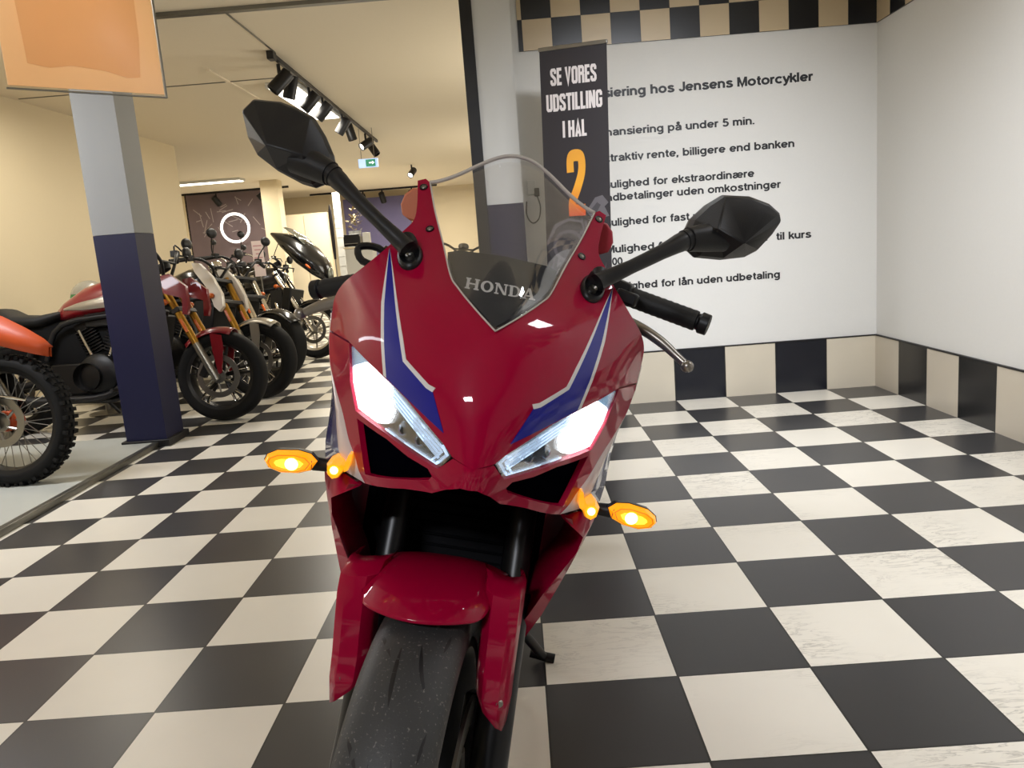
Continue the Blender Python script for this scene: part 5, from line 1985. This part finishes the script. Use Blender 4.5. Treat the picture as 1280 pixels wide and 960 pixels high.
# price card on the third motorcycle
pc = thing('price_card', 'tall white and pink price card standing behind the black motorcycles', 'card', (-2.62, 6.75, 0), (0, 0, .1))
b = MB()
b.box((0, 0, 1.12), (.11, .006, .36))
crd = b.build('card_sheet', mat('card_paper', rgb(214, 196, 190), .6), pc)
b = MB()
for k in range(6):
    b.box((0, -.0036, 1.25 - .04 * k), (.085 - .02 * (k % 3), .001, .010))
b.build('print_lines', mat('card_print', rgb(176, 120, 126), .6), crd)
b = MB()
b.tube([(0, .01, 0.0), (0, .01, 1.2)], .008, 8)
b.lathe([(.0001, 0), (.12, 0), (.12, .01), (.01, .016)], (0, .01, 0), (0, 0, 1), 20)
b.build('card_stand', M['steel'], pc)

# helmet on a stand behind the red motorcycle
hm = thing('helmet', 'grey helmet with a green visor on a stand behind the red motorcycle', 'helmet', (-3.27, 4.62, 0), (0, 0, -.4))
b = MB()
rings_ = []
for k in range(13):
    th = PI * .80 * k / 12
    rings_.append([Vector((.145 * max(math.sin(th), .002) * math.cos(2 * PI * j / 28) * (1.12 if math.cos(2 * PI * j / 28) > 0 else 1), .125 * max(math.sin(th), .002) * math.sin(2 * PI * j / 28), .905 + .135 * math.cos(th))) for j in range(28)])
b.loft(rings_)
b.build('helmet_shell', mat('helmet_grey', rgb(150, 146, 132), .35, 0, .6, var=.3, bscale=14), hm, angle=70)
b = MB()
vis = []
for z, rr in ((.945, 1.03), (.905, 1.06), (.865, 1.05)):
    st_ = math.sqrt(max(0, 1 - ((z - .905) / .135) ** 2))
    vis.append([Vector((.145 * 1.12 * st_ * rr * math.cos(a), .125 * st_ * rr * math.sin(a), z)) for a in np.linspace(-1.9, 1.2, 16)])
b.loft(vis, closed=False, caps=False)
vs_ = b.build('visor', mat('green_visor', rgb(34, 120, 58), .25, 0, .6), hm)
b = MB()
b.lathe([(.0001, 0), (.14, 0), (.14, .012), (.02, .03), (.018, .80), (.08, .83), (.08, .85), (.0001, .85)], (0, 0, 0), (0, 0, 1), 24)
b.build('helmet_stand', M['steel'], hm)

# ------------------------------------------------------------------ dirt bike on the platform
db = thing('dirt_bike', 'orange off-road motorcycle with knobbly front tyre on the grey platform', 'motorcycle', (-2.665, 2.505, .031))
db.rotation_euler = (Matrix.Rotation(math.radians(-4), 4, 'Z') @ Matrix.Rotation(-math.radians(6), 4, 'X')).to_euler()
wheel_parts(db, 'front', 0, .335, .105, .265, M['rim_black'], wire=36, knobs=True, hub_m=M['orange'], disc_r=.13, discs=(-1,))
wheel_parts(db, 'rear', -1.47, .32, .12, .235, M['rim_black'], wire=36, knobs=True, hub_m=M['orange'], disc_r=.11, discs=(-1,))
rk = math.radians(27)
ax = Vector((-math.sin(rk), 0, math.cos(rk)))
p0 = Vector((-.02, 0, .335))
for s in (-1, 1):
    o = Vector((0, s * .10, 0))
    b = MB()
    b.tube([p0 + o - ax * .04, p0 + o + ax * .06, p0 + o + ax * .30], [.02, .026, .024], 14)
    b.build('fork_lower', M['steel'], db)
    b = MB()
    b.tube([p0 + o + ax * .30, p0 + o + ax * .86], .029, 16)
    b.build('fork_tube', M['gold'], db)
    b = MB()
    b.loft([[Vector((x, s * .125, z)) for x, z in ((-.06, .34), (.02, .36), (-.03, .52), (-.12, .68), (-.19, .68), (-.10, .48))], [Vector((x, s * .140, z)) for x, z in ((-.06, .34), (.02, .36), (-.03, .52), (-.12, .68), (-.19, .68), (-.10, .48))]])
    b.build('fork_guard', M['blackplast'], db)
b = MB()
b.lathe([(.0001, -.075), (.018, -.075), (.022, -.06), (.022, .075), (.0001, .075)], (0, 0, .335), (0, 1, 0), 18)
b.tube([(.0, -.09, .47), (.10, -.09, .455), (.155, -.085, .44)], [.008, .009, .006], 8)
b.build('front_axle', M['chrome'], db)
# beak fender
b = MB()
rows_ = []
for f, z, w, d in ((.275, .700, .012, .0), (.23, .745, .042, .030), (.14, .805, .066, .060), (.02, .872, .082, .085), (-.10, .920, .092, .09), (-.24, .940, .10, .06), (-.42, .905, .085, .02), (-.60, .86, .06, .01)):
    rows_.append([Vector((f - .02 * abs(q), w * q, z - d * abs(q) ** 1.6 - (.05 if abs(q) > .9 else 0))) for q in (-1, -.85, -.5, 0, .5, .85, 1)])
b.loft(rows_, closed=False, caps=False)
fo = b.build('front_fender', M['orange'], db, angle=45)
md = fo.modifiers.new('thickness', 'SOLIDIFY')
md.thickness = .006
hd = p0 + ax * .86
b = MB()
for s in (-1, 1):
    b.tube([hd, hd + Vector((.02, s * .1, .05)), hd + Vector((-.02, s * .22, .12)), hd + Vector((-.12, s * .40, .12))], .014, 10, smooth=4)
b.tube([hd + Vector((.0, -.13, .08)), hd + Vector((.0, .13, .08))], .012, 8)
b.box(hd + Vector((0, 0, -.04)), (.07, .26, .04), (0, -rk, 0))
b.box(p0 + ax * .62, (.07, .26, .04), (0, -rk, 0))
br = b.build('handlebar', M['blackplast'], db)
for s in (-1, 1):
    b = MB()
    b.tube([hd + Vector((-.075, s * .30, .122)), hd + Vector((-.125, s * .42, .12))], .018, 10)
    b.build('grip', M['rubber'], br)
b = MB()
b.loft([ov(-.16, .98, .08, .10), ov(-.12, 1.02, .10, .12), ov(-.20, 1.12, .085, .03)])
b.build('headlight_mask', M['orange'], db)
for s in (-1, 1):
    b = MB()
    o_ = ((-.36, .98), (-.30, .84), (-.36, .66), (-.48, .60), (-.62, .74), (-.95, .86), (-.9, .92), (-.6, .98))
    b.loft([[Vector((x, s * .13, z)) for x, z in o_], [Vector((x, s * .17, z)) for x, z in o_]])
    b.build('tank_shroud', M['orange'], db, bevel=.006)
b = MB()
b.loft([ov(-.42, .92, .06, .05), ov(-.6, .93, .12, .08), ov(-.85, .93, .10, .05), ov(-1.1, .94, .085, .04), ov(-1.45, .98, .09, .03), ov(-1.62, 1.0, .05, .02)])
b.build('seat', M['rubber'], db)
b = MB()
b.loft([ov(-1.1, .86, .09, .04), ov(-1.5, .92, .11, .03), ov(-1.85, .96, .08, .012)])
b.build('rear_fender', M['orange'], db)
b = MB()
b.box((-.72, 0, .47), (.34, .22, .28))
b.box((-.64, 0, .68), (.15, .15, .2), (0, .15, 0))
b.lathe([(.0001, -.13), (.10, -.12), (.11, 0), (.10, .12), (.0001, .13)], (-.66, 0, .42), (0, 1, 0), 24)
b.build('engine', M['rim_black'], db, bevel=.012)
b = MB()
for s in (-1, 1):
    b.tube([hd + Vector((-.05, 0, -.1)), (-.45, s * .08, .86), (-.95, s * .12, .74), (-.98, s * .1, .40)], .022, 10, smooth=3)
    b.tube([hd + Vector((-.06, 0, -.18)), (-.42, s * .06, .45), (-.6, s * .10, .28), (-.98, s * .1, .36)], .02, 10, smooth=3)
    b.tube([(-.95, s * .10, .40), (-1.47, s * .11, .32)], .026, 10)
b.build('frame', M['orange'], db)
b = MB()
b.tube([(-.58, -.10, .72), (-.44, -.13, .62), (-.5, -.16, .45), (-.9, -.17, .62), (-1.3, -.17, .80), (-1.55, -.17, .86)], [.02, .022, .022, .025, .045, .045], 12, smooth=4)
b.build('exhaust', M['steel'], db)
b = MB()
b.tube([(-.75, .14, .28), (-.72, .30, .30 * math.tan(math.radians(6)))], .012, 8)
b.build('side_stand', M['steel'], db)
